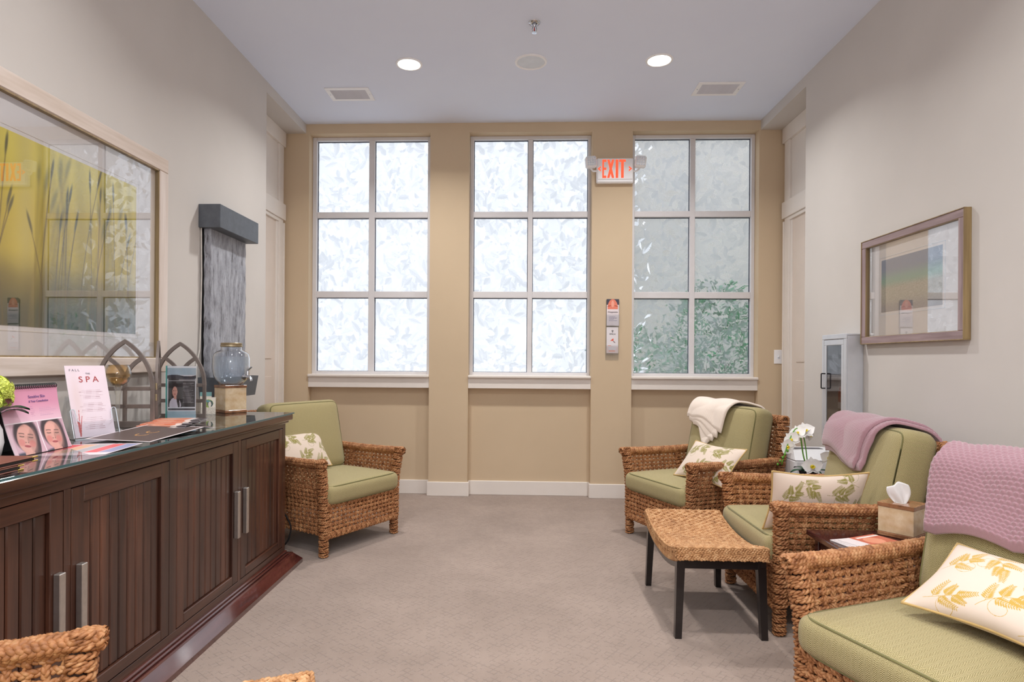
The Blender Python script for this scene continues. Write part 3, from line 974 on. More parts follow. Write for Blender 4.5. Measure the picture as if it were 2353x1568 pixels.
def framed_wheat():
    t = thing('framed_picture', 'large whitewashed frame with a photograph of yellow wheat stalks', 'picture', (XL, 2.44, 1.69))
    Y0, Y1, Z0, Z1 = 1.70 - 2.44, 3.19 - 2.44, 1.125 - 1.69, 2.258 - 1.69
    fw, th = .075, .036
    for a, b, c, d, nm in ((Y0, Y1, Z1 - fw, Z1, 'h'), (Y0, Y1, Z0, Z0 + fw, 'h'), (Y0, Y0 + fw, Z0 + fw, Z1 - fw, 'v'), (Y1 - fw, Y1, Z0 + fw, Z1 - fw, 'v')):
        build('frame_rail', MB().box(0, th, a, b, c, d, .004), M['whitewash_' + nm], t)
    y0, y1, z0, z1 = Y0 + fw, Y1 - fw, Z0 + fw, Z1 - fw
    e = MB(); s = .006
    for a, b, c, d in ((y0, y1, z1 - s, z1), (y0, y1, z0, z0 + s), (y0, y0 + s, z0, z1), (y1 - s, y1, z0, z1)): e.box(.006, th - .004, a, b, c, d)
    build('inner_lip', e, M['gilt_edge'], t)
    build('mat_board', MB().box(.002, .010, y0, y1, z0, z1), M['paper_white'], t)
    # the print: local x runs along -y so that it reads from the room
    a0, a1, b0, b1 = y0 + .13, 2.955 - 2.44, 1.318 - 1.69, 2.048 - 1.69
    mx = Matrix.Translation((.0115, a0, b0)) @ Matrix.Rotation(PI / 2, 4, 'Z')
    sheet('print', a1 - a0, b1 - b0, 300, 190, art_wheat, t, mx, 'print_art', .001)
    lip = MB()
    for a, b, c, d in ((a0 - .02, a1 + .02, b1 + .016, b1 + .02), (a0 - .02, a1 + .02, b0 - .02, b0 - .016), (a1 + .016, a1 + .02, b0 - .02, b1 + .02)): lip.box(.010, .0112, a, b, c, d)
    build('mat_bevel', lip, M['trim_paint'], t)
    build('glass', MB().box(.020, .022, y0, y1, z0, z1), M['picture_glass'], t)
framed_wheat()

def fountain():
    t = thing('wall_fountain', 'slate wall fountain with grey metal hood and basin', 'fountain', (XL, 3.82, 1.5))
    def P(name, mb, mat, smt=None):
        o = build(name, mb, mat, t, smt); o.matrix_local = Matrix.Translation((-XL, -3.82, -1.5)); return o
    P('hood', MB().box(XL, -1.80, 3.556, 4.080, 1.980, 2.120, .002), M['slate_metal'])
    # riven slab: dense front face with shallow relief
    ys, zs = np.linspace(3.592, 4.056, 60), np.linspace(1.02, 1.985, 150)
    Yg, Zg = np.meshgrid(ys, zs)
    rg = np.random.default_rng(2)
    h = np.zeros_like(Yg)
    for k in range(60):
        y, z = rg.uniform(3.6, 4.05), rg.uniform(1.0, 2.0)
        h += rg.uniform(-.004, .004) * np.exp(-((Yg - y) / rg.uniform(.01, .05)) ** 2 - ((Zg - z) / rg.uniform(.03, .2)) ** 2)
    F = np.stack([-1.876 + h, Yg + .003 * np.sin(Zg * 60) * ((Yg < 3.6) | (Yg > 4.05)), Zg], -1)
    mb = MB(); mb.grid(F)
    me = mb.mesh('slab'); bm = bmesh.new(); bm.from_mesh(me)
    ed = [e for e in bm.edges if e.is_boundary]
    r = bmesh.ops.extrude_edge_only(bm, edges=ed)
    for v in [q for q in r['geom'] if isinstance(q, bmesh.types.BMVert)]: v.co.x = -1.915
    bmesh.ops.recalc_face_normals(bm, faces=bm.faces); bm.to_mesh(me); bm.free(); smooth(me, 40)
    o = put('stone_slab', me, M['fountain_stone'], t, Matrix.Translation((-XL, -3.82, -1.5)))
    P('back_plate', MB().box(XL, -1.914, 3.60, 4.05, 1.0, 1.985), M['black_metal'])
    # basin: open trough, tapering downwards
    bs = MB(); ya, yb, xa, xb = 3.56, 4.095, XL, -1.80
    o0 = [(xa, ya, 1.085), (xb, ya, 1.085), (xb, yb, 1.085), (xa, yb, 1.085)]
    o1 = [(xa, ya + .02, .955), (xb - .012, ya + .02, .955), (xb - .012, yb - .025, .955), (xa, yb - .025, .955)]
    i0 = [(xa + .004, ya + .004, 1.085), (xb - .004, ya + .004, 1.085), (xb - .004, yb - .004, 1.085), (xa + .004, yb - .004, 1.085)]
    i1 = [(xa + .004, ya + .02, .975), (xb - .016, ya + .02, .975), (xb - .016, yb - .03, .975), (xa + .004, yb - .03, .975)]
    V = o0 + o1 + i0 + i1; Fc = []
    for k in range(4):
        j = (k + 1) % 4
        Fc += [(k, j, 4 + j, 4 + k), (k, 8 + k, 8 + j, j), (8 + k, 12 + k, 12 + j, 8 + j)]
    Fc += [(4, 5, 6, 7), (12, 13, 14, 15)]
    bs.add(V, Fc); P('basin', bs, M['slate_metal'])
    P('power_cord', MB().tube([(-1.925, 3.575, 1.985), (-1.922, 3.577, 1.7), (-1.924, 3.574, 1.45), (-1.922, 3.560, 1.25), (-1.925, 3.53, 1.15), (-1.926, 3.50, 1.08), (-1.928, 3.51, .95), (-1.928, 3.515, .885)], .004, 8), M['cord_white'], None)
fountain()

def floor_cord():
    pts = [(-1.60, 3.60, .25), (-1.50, 3.63, .30), (-1.44, 3.66, .26), (-1.40, 3.67, .17), (-1.42, 3.66, .08), (-1.50, 3.64, .02), (-1.60, 3.62, .006)]
    P = np.array(pts); u = np.linspace(0, len(P) - 1, 40)
    Q = np.stack([np.interp(u, range(len(P)), P[:, i]) for i in range(3)], -1)
    for _ in range(4): Q[1:-1] = (Q[:-2] + 2 * Q[1:-1] + Q[2:]) / 4
    o = build('power_cord', MB().tube(Q, .005, 8), M['black_plastic'], None, 180)
    tag(o, 'black power cord looping behind the far end of the sideboard', 'cord')
floor_cord()

# ================================================================== things on the sideboard
def RZ(a): return Matrix.Rotation(a, 4, 'Z')
def RX(a): return Matrix.Rotation(a, 4, 'X')
def T(*p): return Matrix.Translation(p)

def onyx_box(name, label, cat, loc, rz, w, h, slot, bands=True):
    t = thing(name, label, cat, loc, rz)
    b = .016
    build('foot_band', MB().box(-w / 2 - .002, w / 2 + .002, -w / 2 - .002, w / 2 + .002, 0, b, .002), M['onyx_brown'], t)
    build('wall_slab', MB().box(-w / 2, w / 2, -w / 2, w / 2, b, h - b, .002), M['onyx_pale'], t)
    lid = MB()
    hw = w / 2 + .002
    if slot:
        s = .032
        for a in ((-hw, hw, -hw, -s * .6), (-hw, hw, s * .6, hw), (-hw, -s, -s * .6, s * .6), (s, hw, -s * .6, s * .6)): lid.box(*a, h - b, h, .001)
    else: lid.box(-hw, hw, -hw, hw, h - b, h, .002)
    build('lid', lid, M['onyx_brown'], t)
    return t
onyx_box('onyx_box', 'pale onyx box with brown bands under the glass dispenser', 'box', (-1.708, 3.508, TOP), math.radians(54), .128, .160, False)

def dispenser():
    z = TOP + .160
    t = thing('drink_dispenser', 'round glass water dispenser with metal lid and tap', 'dispenser', (-1.700, 3.500, z))
    pr = [(.001, 0), (.050, .0), (.066, .008), (.086, .03), (.098, .06), (.101, .10), (.101, .155), (.096, .180), (.080, .196), (.060, .204), (.056, .212), (.056, .228)]
    build('jar', MB().lathe(pr, 48, cap=False), M['jar_glass'], t, 180)
    wp = [(.001, .006), (.062, .012), (.082, .032), (.094, .06), (.0968, .10), (.0968, .165), (.001, .165)]
    build('water', MB().lathe(wp, 40, cap=False), M['water'], t, 60)
    build('lid', MB().lathe([(.001, .246), (.056, .246), (.059, .243), (.059, .238), (.0575, .236), (.0605, .234), (.0605, .224), (.058, .222)], 40, cap=False), M['brass'], t, 40)
    tp = bpy.data.objects.new('tap', None); COL.objects.link(tp); tp.parent = t; tp.matrix_local = T(0, 0, .048) @ RZ(math.radians(-18))
    build('tap_barrel', MB().tube([(.092, 0, 0), (.10, 0, 0), (.104, 0, 0), (.125, 0, 0)], [.018, .018, .012, .012], 16), M['chrome'], tp, 60)
    build('tap_spout', MB().tube([(.115, 0, 0), (.130, 0, 0), (.140, 0, -.006), (.144, 0, -.022)], [.011, .011, .010, .009], 14), M['chrome'], tp, 60)
    build('tap_lever', MB().tube([(.120, 0, .006), (.120, 0, .034), (.122, 0, .040), (.150, 0, .058)], [.007, .006, .005, .004], 10), M['chrome'], tp, 60)
dispenser()

def card_stack():
    t = thing('card_stack', 'small stack of cards printed with a cactus beside the onyx box', 'cards', (-1.768, 3.372, TOP), math.radians(25))
    def f(X, Z):
        im = rgbf(X.shape, (236, 228, 214)); w, h = X.max(), Z.max()
        im = paint(im, ell(X, Z, w * .5, h * .66, w * .34, h * .24) < 1, (150, 176, 84))
        im = paint(im, ell(X, Z, w * .62, h * .64, w * .2, h * .2) < 1, (58, 78, 78))
        im = paint(im, ell(X, Z, w * .6, h * .6, w * .1, h * .18) < 1, (232, 226, 212))
        im = paint(im, ell(X, Z, w * .35, h * .8, w * .3, h * .07) < 1, (96, 150, 156))
        dots = (np.sin(X * 900) * np.sin(Z * 760 + 2 * np.sin(X * 300)) > .55) & (Z < h * .42)
        return paint(im, dots, (92, 66, 50))
    for k in range(5):
        sheet('card', .074, .095 - .0004 * k, 44, 60, f, t, T(-.037, -k * .006, .0) @ RX(math.radians(-10)), th=.0016)
    sheet('card', .06, .124, 20, 30, lambda X, Z: np.where((Z > .1)[..., None], (120, 168, 168), (228, 220, 206)), t, T(-.045, .014, 0) @ RX(math.radians(-8)), th=.002)
    build('stand', MB().box(-.04, .04, -.034, .034, -.0005, .004), M['acrylic'], t)
card_stack()

def portrait(img, X, Z, x0, x1, z0, z1, hair, skin, shirt, bg):
    w, h = x1 - x0, z1 - z0
    box = (X > x0) & (X < x1) & (Z > z0) & (Z < z1)
    im = paint(img, box, bg)
    cx = x0 + w * .48
    im = paint(im, box & (ell(X, Z, cx, z0 + h * .63, w * .34, h * .33) < 1), hair)
    im = paint(im, box & (ell(X, Z, cx + w * .22, z0 + h * .30, w * .20, h * .36) < 1), hair)
    im = paint(im, box & (ell(X, Z, cx, z0 + h * .08, w * .46, h * .30) < 1), shirt)
    im = paint(im, box & (ell(X, Z, cx + w * .24, z0 + h * .24, w * .10, h * .30, .15) < 1), hair)
    im = paint(im, box & (np.abs(X - cx) < w * .10) & (Z > z0 + h * .32) & (Z < z0 + h * .5), skin)
    im = paint(im, box & (ell(X, Z, cx - w * .02, z0 + h * .60, w * .20, h * .205) < 1), skin)
    for s in (-1, 1): im = paint(im, box & (ell(X, Z, cx - w * .02 + s * w * .08, z0 + h * .645, w * .04, h * .014) < 1), hair)
    im = paint(im, box & (ell(X, Z, cx - w * .02, z0 + h * .51, w * .07, h * .018) < 1), (186, 96, 92))
    return im

def sign_holder():
    t = thing('sign_holder', 'upright glass sign holder with a dark printed portrait notice', 'sign', (-1.645, 2.885, TOP), math.radians(8))
    w, h = .136, .278
    build('glass_front', MB().box(-w / 2, w / 2, -.006, -.003, .004, h), M['acrylic'], t)
    build('glass_back', MB().box(-w / 2, w / 2, .003, .006, .004, h), M['acrylic'], t)
    build('glass_side', MB().box(-w / 2 - .004, -w / 2, -.006, .006, .004, h), M['glass_edge'], t)
    build('glass_base', MB().box(-w / 2 - .004, w / 2, -.055, .055, 0, .005, .001), M['glass_edge'], t)
    def f(X, Z):
        im = rgbf(X.shape, (232, 232, 236)); h, w = Z.max(), X.max()
        im = paint(im, (X > .004) & (X < w - .004) & (Z > h * .26) & (Z < h * .82), (64, 60, 62))
        im = paint(im, (X > .004) & (X < w - .004) & (Z > h * .20) & (Z < h * .235), (80, 76, 80))
        im = paint(im, (Z > h * .84) & (Z < h * .97), (176, 194, 206)); im = paint(im, (Z > h * .07) & (Z < h * .18), (176, 196, 206))
        im = paint(im, (np.abs(Z - h * .8 - .004 * np.sin(X * 50)) < .008), (62, 60, 68))
        im = paint(im, np.abs(Z - h * .735) < .001, (220, 216, 216)); im = paint(im, np.abs(Z - h * .75) < .003, (170, 166, 168), soft=(np.abs(Z - h * .75) < .004) * (X > w * .4) * .6)
        im = portrait(im, X, Z, w * .06, w * .50, h * .25, h * .72, (46, 36, 36), (216, 160, 142), (214, 206, 216), (56, 52, 52))
        im = textlines(im, X, Z, w * .54, w * .94, h * .33, h * .70, 17, (168, 164, 166), .4, 4)
        return im
    sheet('notice', w - .004, h - .012, 90, 170, f, t, T(-w / 2 + .002, -.0008, .010))
sign_holder()

def arch_panel(parent, w, h, mx, th=.012):
    """gothic window lattice: pointed arch outline with crossing ribs and bars"""
    hw = w / 2; b = .0165
    zs = h * .44
    R = ((h - zs) ** 2 + hw ** 2) / (2 * hw)
    def arc(off, n=18):
        """right-hand arc from spring to apex, inset by off"""
        r = R - off; c = hw - R
        a1 = math.acos(max(-1, min(1, -c / r)))
        return [(c + r * math.cos(a), zs + r * math.sin(a)) for a in np.linspace(0, a1, n)]
    o, i = arc(0), arc(b)
    m = MB()
    def strip(A, B):
        for k in range(len(A) - 1):
            m.prism([A[k], A[k + 1], B[k + 1], B[k]], 'y', -th / 2, th / 2)
    strip(o, i); strip([(-x, z) for x, z in o], [(-x, z) for x, z in i])
    f = build('arch_frame', m, M['iron_brown'], parent, mx=mx)
    def bar(name, x0, x1, z0, z1, y=th):
        build(name, MB().box(x0, x1, -y / 2, y / 2, z0, z1, .0015), M['iron_brown'], parent, mx=mx)
    bar('upright', -hw, -hw + b, 0, zs); bar('upright', hw - b, hw, 0, zs); bar('upright', -b / 2, b / 2, .02, h * .60, th * .8)
    bar('bottom_bar', -hw + b, hw - b, 0, .030)
    for z in (h * .22, h * .42): bar('cross_bar', -hw + b, hw - b, z, z + .018, th * .8)
    # crossing ribs
    for s in (-1, 1):
        c0 = np.array((s * hw * .02, h * .56)); c1 = np.array((s * hw * .62, h * .80))
        P = [c0 * (1 - u) + c1 * u + np.array((-s * .014 * math.sin(PI * u), .004 * math.sin(PI * u))) for u in np.linspace(0, 1, 8)]
        q = MB()
        for k in range(7):
            d = P[k + 1] - P[k]; nrm = np.array((-d[1], d[0])) / np.linalg.norm(d) * .0085
            q.prism([tuple(P[k] - nrm), tuple(P[k + 1] - nrm), tuple(P[k + 1] + nrm), tuple(P[k] + nrm)], 'y', -th * .4, th * .4)
        build('rib', q, M['iron_brown'], parent, mx=mx)

def arch_screen():
    t = thing('arch_screen', 'folding brown metal screen of gothic arched lattice panels', 'screen', (-1.70, 2.75, TOP))
    O = T(1.70, -2.75, 0)
    # panels: two turned towards the room, one folded edge-on between them
    arch_panel(t, .250, .398, O @ T(-1.782, 2.668, 0) @ RZ(math.radians(10)))
    arch_panel(t, .250, .398, O @ T(-1.758, 2.880, 0) @ RZ(math.radians(118)))
    arch_panel(t, .262, .398, O @ T(-1.752, 3.058, 0) @ RZ(math.radians(4)))
    for z in (.12, .17): build('hinge', MB().lathe([(.005, z), (.005, z + .03)], 10, (.03, -.03, 0)), M['brass'], t)
arch_screen()

def goblet():
    t = thing('goblet', 'tall amber crackle glass goblet candle holder in front of the arched screen', 'goblet', (-1.700, 2.500, TOP))
    t.scale = (1.04, 1.04, 1.04)
    build('foot', MB().lathe([(.036, 0), (.036, .003), (.02, .008), (.009, .016)], 32), M['goblet_glass'], t, 180)
    build('stem', MB().lathe([(.009, .014), (.007, .04), (.0075, .10), (.009, .15), (.013, .166), (.009, .172), (.015, .180), (.010, .188)], 24), M['goblet_glass'], t, 180)
    build('bowl', MB().lathe([(.001, .186), (.022, .191), (.038, .206), (.046, .226), (.0475, .240), (.044, .258), (.039, .274), (.037, .274), (.042, .258), (.0455, .240), (.044, .227), (.036, .209), (.02, .194), (.001, .190)], 40, cap=False), M['amber_glass'], t, 180)
    build('candle_gel', MB().lathe([(.001, .191), (.02, .195), (.034, .208), (.041, .222), (.001, .224)], 32, cap=False), M['amber_glass'], t, 60)
goblet()

def menu_stand():
    t = thing('menu_holder', 'clear acrylic holder with a tall pale pink spa menu', 'menu', (-1.672, 2.330, TOP), math.radians(64))
    w, h = .205, .290
    w2 = .170
    lean = RX(math.radians(-17))
    build('back_sheet', MB().box(-w2 / 2, w2 / 2, .004, .006, 0, .17), M['acrylic'], t, mx=lean)
    fr = MB()
    fr.box(-w2 / 2, w2 / 2, -.016, -.014, 0, .062); fr.box(-w2 / 2, -w2 / 2 + .016, -.016, -.014, .062, .115); fr.box(w2 / 2 - .016, w2 / 2, -.016, -.014, .062, .115)
    build('front_pocket', fr, M['acrylic'], t, mx=lean)
    for s in (-1, 1): build('pocket_side', MB().box(s * w2 / 2 - .001, s * w2 / 2 + .001, -.016, .006, 0, .115), M['acrylic'], t, mx=lean)
    build('rear_foot', MB().add([(-w2 / 2, .10, 0), (w2 / 2, .10, 0), (w2 / 2, .052, .166), (-w2 / 2, .052, .166), (-w2 / 2, .102, 0), (w2 / 2, .102, 0), (w2 / 2, .054, .166), (-w2 / 2, .054, .166)],
          [(0, 1, 2, 3), (7, 6, 5, 4), (0, 4, 5, 1), (1, 5, 6, 2), (2, 6, 7, 3), (3, 7, 4, 0)]), M['acrylic'], t)
    build('base', MB().box(-w2 / 2, w2 / 2, -.020, .10, 0, .003), M['acrylic'], t)
    for s_ in (-1, 1):
        xo, xi = s_ * w2 / 2, s_ * (w2 / 2 - .018)
        build('pocket_edge', MB().tube([(xo, -.0155, .002), (xo, -.0155, .108), (xo - s_ * .004, -.0155, .115), (xi + s_ * .006, -.0155, .115), (xi, -.0155, .108), (xi - s_ * .002, -.0155, .070), (xi - s_ * .012, -.0155, .062)], .0016, 6), M['acrylic_edge'], t, mx=lean)
    build('base_edge', MB().box(-w2 / 2, w2 / 2, -.0215, -.0195, 0, .0032), M['acrylic_edge'], t)
    mw = .150
    def f(X, Z):
        im = rgbf(X.shape, (236, 218, 226)); w, h = X.max(), Z.max()
        im = paint(im, None, (226, 200, 196), soft=.5 * np.exp(-ell(X, Z, w * .18, h * .55, w * .12, h * .3)))
        im = textlines(im, X, Z, w * .25, w * .85, h * .52, h * .66, 6, (176, 140, 150), .3, 1, True)
        im = textlines(im, X, Z, w * .2, w * .9, h * .34, h * .48, 6, (176, 140, 150), .3, 2, True)
        im = textlines(im, X, Z, w * .2, w * .85, h * .10, h * .28, 7, (186, 150, 158), .3, 3, True)
        for k, (a, b) in enumerate(((.10, .34), (.18, .38), (.24, .30), (.14, .22))):
            d = np.abs(X - w * (.14 + (a - .14) * (Z / (h * b)) * (.6 + .4 * Z / (h * b))))
            im = paint(im, (d < .0016 * (1.6 - Z / (h * b))) & (Z < h * b) & (Z > h * .02), (196, 92, 92))
        return im
    s = sheet('menu', mw, h, 110, 200, f, t, lean @ T(-mw / 2, -.004, .004), th=.003)
    put('lettering', text_mesh('S P A', .034), M['ink_red'], s, T(mw * .54, -.0006, h * .80) @ RX(PI / 2))
    put('lettering', text_mesh('THE', .009), M['ink_grey'], s, T(mw * .54, -.0006, h * .885) @ RX(PI / 2))
    put('lettering', text_mesh('F A L L', .013), M['ink_grey'], s, T(mw * .22, -.0006, h * .935) @ RX(PI / 2))
menu_stand()

def face_photo(im, X, Z, box, cx, cz, s, rot, hair, skin, top):
    """soft painted face with closed eyes inside the box mask; s = half the face height"""
    bx = box.astype(float)
    dx, dz = (X - cx) / s, (Z - cz) / s
    p = dx * math.cos(rot) + dz * math.sin(rot); q = -dx * math.sin(rot) + dz * math.cos(rot)
    E = lambda a, b, w, h, k=.25: bx * sm(1 + k - ((p - a) / w) ** 2 - ((q - b) / h) ** 2, 0, 2 * k)
    im = paint(im, None, top, soft=E(.1, -1.75, 1.5, .75)); im = paint(im, None, skin, soft=E(.12, -1.1, .42, .6))
    im = paint(im, None, hair, soft=E(.02, .25, 1.02, 1.22)); im = paint(im, None, hair, soft=E(.75, -.35, .34, .95))
    im = paint(im, None, skin, soft=E(0, -.05, .76, 1.02, .14))
    im = paint(im, None, tuple(q * .80 for q in skin), soft=.6 * E(.52, -.1, .34, .9, .5))
    im = paint(im, None, tuple(min(255, q * 1.10) for q in skin), soft=.6 * E(-.15, .48, .45, .32, .6))
    for k in (-1, 1):
        im = paint(im, None, (206, 116, 112), soft=.55 * E(k * .42, -.34, .26, .24, .6))
        im = paint(im, None, tuple(q * .45 for q in skin), soft=.85 * bx * sm(.05 - np.abs(q - .30 + .5 * (p - k * .36) ** 2), 0, .04) * (np.abs(p - k * .36) < .22))
        im = paint(im, None, tuple(q * .38 for q in skin), soft=.9 * bx * sm(.05 - np.abs(q - .07 - .7 * (p - k * .36) ** 2), 0, .04) * (np.abs(p - k * .36) < .19))
        im = paint(im, None, tuple(q * .55 for q in skin), soft=.7 * E(k * .10, -.30, .06, .04, .6))
    im = paint(im, None, tuple(q * .78 for q in skin), soft=.7 * E(.13, -.08, .07, .26, .6))
    im = paint(im, None, (172, 82, 88), soft=.9 * E(0, -.56, .26, .085, .4)); im = paint(im, None, (120, 52, 60), soft=.8 * bx * sm(.03 - np.abs(q + .56), 0, .02) * (np.abs(p) < .24))
    return im

def flip_chart():
    t = thing('flip_chart', 'pink spiral-bound counter chart with two facial photographs', 'chart', (-1.640, 1.962, TOP), math.radians(93))
    W, H = .255, .235
    def f(X, Z):
        w, h = X.max(), Z.max(); im = rgbf(X.shape, (222, 152, 180)); im = paint(im, None, (232, 190, 206), soft=sm(Z / h, .78, .46))
        im = textlines(im, X, Z, w * .62, w * .95, h * .53, h * .68, 6, (200, 150, 182), .3, 3)
        im = textlines(im, X, Z, w * .46, w * .55, h * .53, h * .70, 6, (190, 130, 166), .3, 3)
        lowm = Z < h * .46
        im = paint(im, lowm, (216, 186, 196))
        for k in range(2):
            x0, x1 = w * (.06 + .47 * k), w * (.53 + .47 * k)
            bx = lowm & (X > x0) & (X < x1 - .003)
            im = paint(im, bx, (206, 170, 182) if k == 0 else (196, 160, 174))
            im = face_photo(im, X, Z, bx, x0 + w * .215, h * .235, .050, -.22 if k == 0 else -.10, (64, 50, 54), (214, 160, 148), (58, 60, 74))
        im = paint(im, np.abs(Z - h * .465) < .0015, (240, 226, 232)); im = paint(im, lowm & (np.abs(X - w * .53) < .0018), (240, 226, 232))
        return im
    def bend(P):
        Q = P.copy(); z = P[..., 2] / H
        Q[..., 1] = P[..., 1] - (1 - z) ** 1.7 * .055
        Q[..., 2] = P[..., 2] * .92 + .002
        return Q
    sheet('page', W, H, 210, 190, f, t, T(-W / 2, -.004, 0), bend=bend, th=.0016)
    build('back_board', MB().add([(-W / 2, .0, H * .92), (W / 2, .0, H * .92), (W / 2, .07, .0), (-W / 2, .07, .0), (-W / 2, .003, H * .92), (W / 2, .003, H * .92), (W / 2, .073, .0), (-W / 2, .073, .0)],
          [(0, 1, 2, 3), (7, 6, 5, 4), (0, 4, 5, 1), (1, 5, 6, 2), (2, 6, 7, 3), (3, 7, 4, 0)]), M['black_plastic'], t)
    build('foot_board', MB().box(-W / 2, W / 2, -.058, .073, 0, .0018), M['black_plastic'], t)
    n = 30; m = MB()
    for k in range(n):
        x = -W / 2 + .006 + k * (W - .012) / (n - 1)
        a = np.linspace(0, 2 * PI, 11)
        m.tube(np.stack([x + a * 0, -.001 + .0075 * np.cos(a), H * .92 + .001 + .0075 * np.sin(a)], -1), .0016, 5, False)
    o = build('spiral_binding', m, M['black_plastic'], t); o['kind'] = 'stuff'
    put('lettering', text_mesh('Sensitive Skin', .014, align='LEFT'), M['ink_violet'], t, T(-W / 2 + W * .46, -.0071, H * .92 * .845) @ RX(PI / 2 - .09))
    put('lettering', text_mesh('& Your Consultation', .0105, align='LEFT'), M['ink_violet'], t, T(-W / 2 + W * .46, -.0093, H * .92 * .775) @ RX(PI / 2 - .12))
flip_chart()

def flat_paper(label, pts, fn, nx=120, ny=80, z=.0012, name='printed_sheet', cat='paper', group=None):
    """flat sheet on the glass: pts = the corner at local origin, the x-end and the z-end"""
    p0, px, pz = (np.array(q + (0,)) for q in pts)
    ex, ez = px - p0, pz - p0
    w, h = np.linalg.norm(ex), np.linalg.norm(ez)
    mx = Matrix(((ex[0] / w, 0, ez[0] / h, p0[0]), (ex[1] / w, 0, ez[1] / h, p0[1]), (0, -1, 0, TOP + z), (0, 0, 0, 1)))
    o = sheet(name, w, h, nx, ny, fn, None, mx, th=.0008)
    return tag(o, label, cat, group)

def stripes(X, Z):
    w, h = X.max(), Z.max(); im = rgbf(X.shape, (238, 218, 222))
    inn = (Z > h * .04) & (Z < h * .80)
    for k, c in enumerate(((218, 72, 74), (222, 176, 140), (176, 176, 178), (222, 92, 96), (152, 156, 190))):
        a = w * (.04 + .19 * k); im = paint(im, inn & (X > a) & (X < a + w * .18), c)
    return textlines(im, X, Z, w * .05, w * .95, h * .84, h * .96, 2, (200, 120, 120), .3, 3)
flat_paper('flat paper printed with red, tan, grey and blue stripes', ((-1.350, 1.925), (-1.362, 2.150), (-1.605, 1.898)), lambda X, Z: stripes(Z.max() - Z, X.max() - X))
def darkmat(seed):
    def f(X, Z):
        w, h = X.max(), Z.max(); im = rgbf(X.shape, (234, 220, 222))
        b = .008; inn = (X > b) & (X < w - b) & (Z > b) & (Z < h - b)
        st = 8 * np.sin(Z * 900 + 3 * np.sin(X * 40))
        im = paint(im, inn, (92, 76, 72)); im = im + (inn * st)[..., None]
        rg = np.random.default_rng(seed)
        for k in range(2):
            cx, cz = rg.uniform(.3, .8) * w, rg.uniform(.2, .5) * h
            e = ell(X, Z, cx, cz, .03, .02)
            im = paint(im, inn & (np.abs(e - 1) < .25) & (X < cx + .01), (206, 150, 84))
        return im
    return f
flat_paper('dark printed mat with white border under the stacked brochures', ((-1.388, 2.225), (-1.378, 2.62), (-1.640, 2.215)), darkmat(1), z=.0010)
flat_paper('dark printed mat with white border towards the far end of the sideboard', ((-1.395, 2.70), (-1.42, 3.28), (-1.62, 2.72)), darkmat(2), z=.0010)

def brochures():
    rg = np.random.default_rng(9)
    def f(X, Z):
        w, h = X.max(), Z.max(); im = rgbf(X.shape, (216, 130, 96)); im = paint(im, X > w * .68, (232, 214, 206)); im = paint(im, X > w * .8, (70, 58, 62))
        return paint(im, ell(X, Z, w * .3, h * .5, w * .2, h * .3) < 1, (226, 164, 134))
    for k in range(7):
        t = thing('folded_brochure', ['lowest folded brochure in the fanned stack', 'second lowest folded brochure in the fanned stack', 'third folded brochure from the bottom of the fanned stack', 'middle folded brochure of the fanned stack',
                                      'third folded brochure from the top of the fanned stack', 'second topmost folded brochure in the fanned stack', 'topmost folded brochure in the fanned stack'][k],
                  'brochure', (-1.565 + rg.uniform(-.012, .012), 2.525 + k * .036 + rg.uniform(-.008, .008), TOP + .0024 + k * .0046), math.radians(8 + rg.uniform(-4, 4)), 'fanned stack of brochures')
        w, d, g = .212, .098, .0040
        # folded leaf: lower leaf, rounded fold on the near edge, upper leaf
        a = np.linspace(-PI / 2, PI / 2, 7)
        prof = [(d / 2, 0)] + [(-d / 2 - g / 2 * math.cos(q), g / 2 + g / 2 * math.sin(q)) for q in a] + [(d / 2, g)]
        m = MB(); P = np.array([[(x, y, z) for x in (-w / 2, w / 2)] for y, z in prof]); m.grid(P)
        build('outer_leaf', m, M['paper_white'], t)
        mx = Matrix(((1, 0, 0, -w / 2), (0, 0, 1, -d / 2), (0, -1, 0, g + .0006), (0, 0, 0, 1)))
        sheet('printed_cover', w, d, 60, 30, f, t, mx, th=.0004)
        sheet('printed_spine', w, g, 60, 4, f, t, T(-w / 2, -d / 2 - g / 2 - .0004, 0), th=.0003)
brochures()

def menu_books():
    for lab, x, y, z, a in (('lower brown leather menu book with gold corners at the near end', -1.476, 1.490, .0, 5),
                            ('upper brown leather menu book with gold corners at the near end', -1.482, 1.545, .0158, 4)):
        t = thing('menu_book', lab, 'menu book', (x, y, TOP + z + .0008), math.radians(a), 'leather menu books')
        w, d, h = .20, .30, .0145
        build('cover', MB().box(-w / 2, w / 2, -d / 2, d / 2, h - .003, h, .001), M['leather_brown'], t)
        build('cover', MB().box(-w / 2, w / 2, -d / 2, d / 2, 0, .003, .001), M['leather_brown'], t)
        build('pages', MB().box(-w / 2 + .004, w / 2 - .006, -d / 2 + .006, d / 2 - .006, .003, h - .003), M['leather_black'], t)
        for sx in (-1, 1):
            for sy in (-1, 1):
                for zz in (-.0005, h - .0036):
                    build('corner_guard', MB().box(sx * (w / 2 - .010) - .011, sx * (w / 2 - .010) + .011, sy * (d / 2 - .010) - .011, sy * (d / 2 - .010) + .011, zz, zz + .0041, .0008), M['gold_metal'], t)
menu_books()

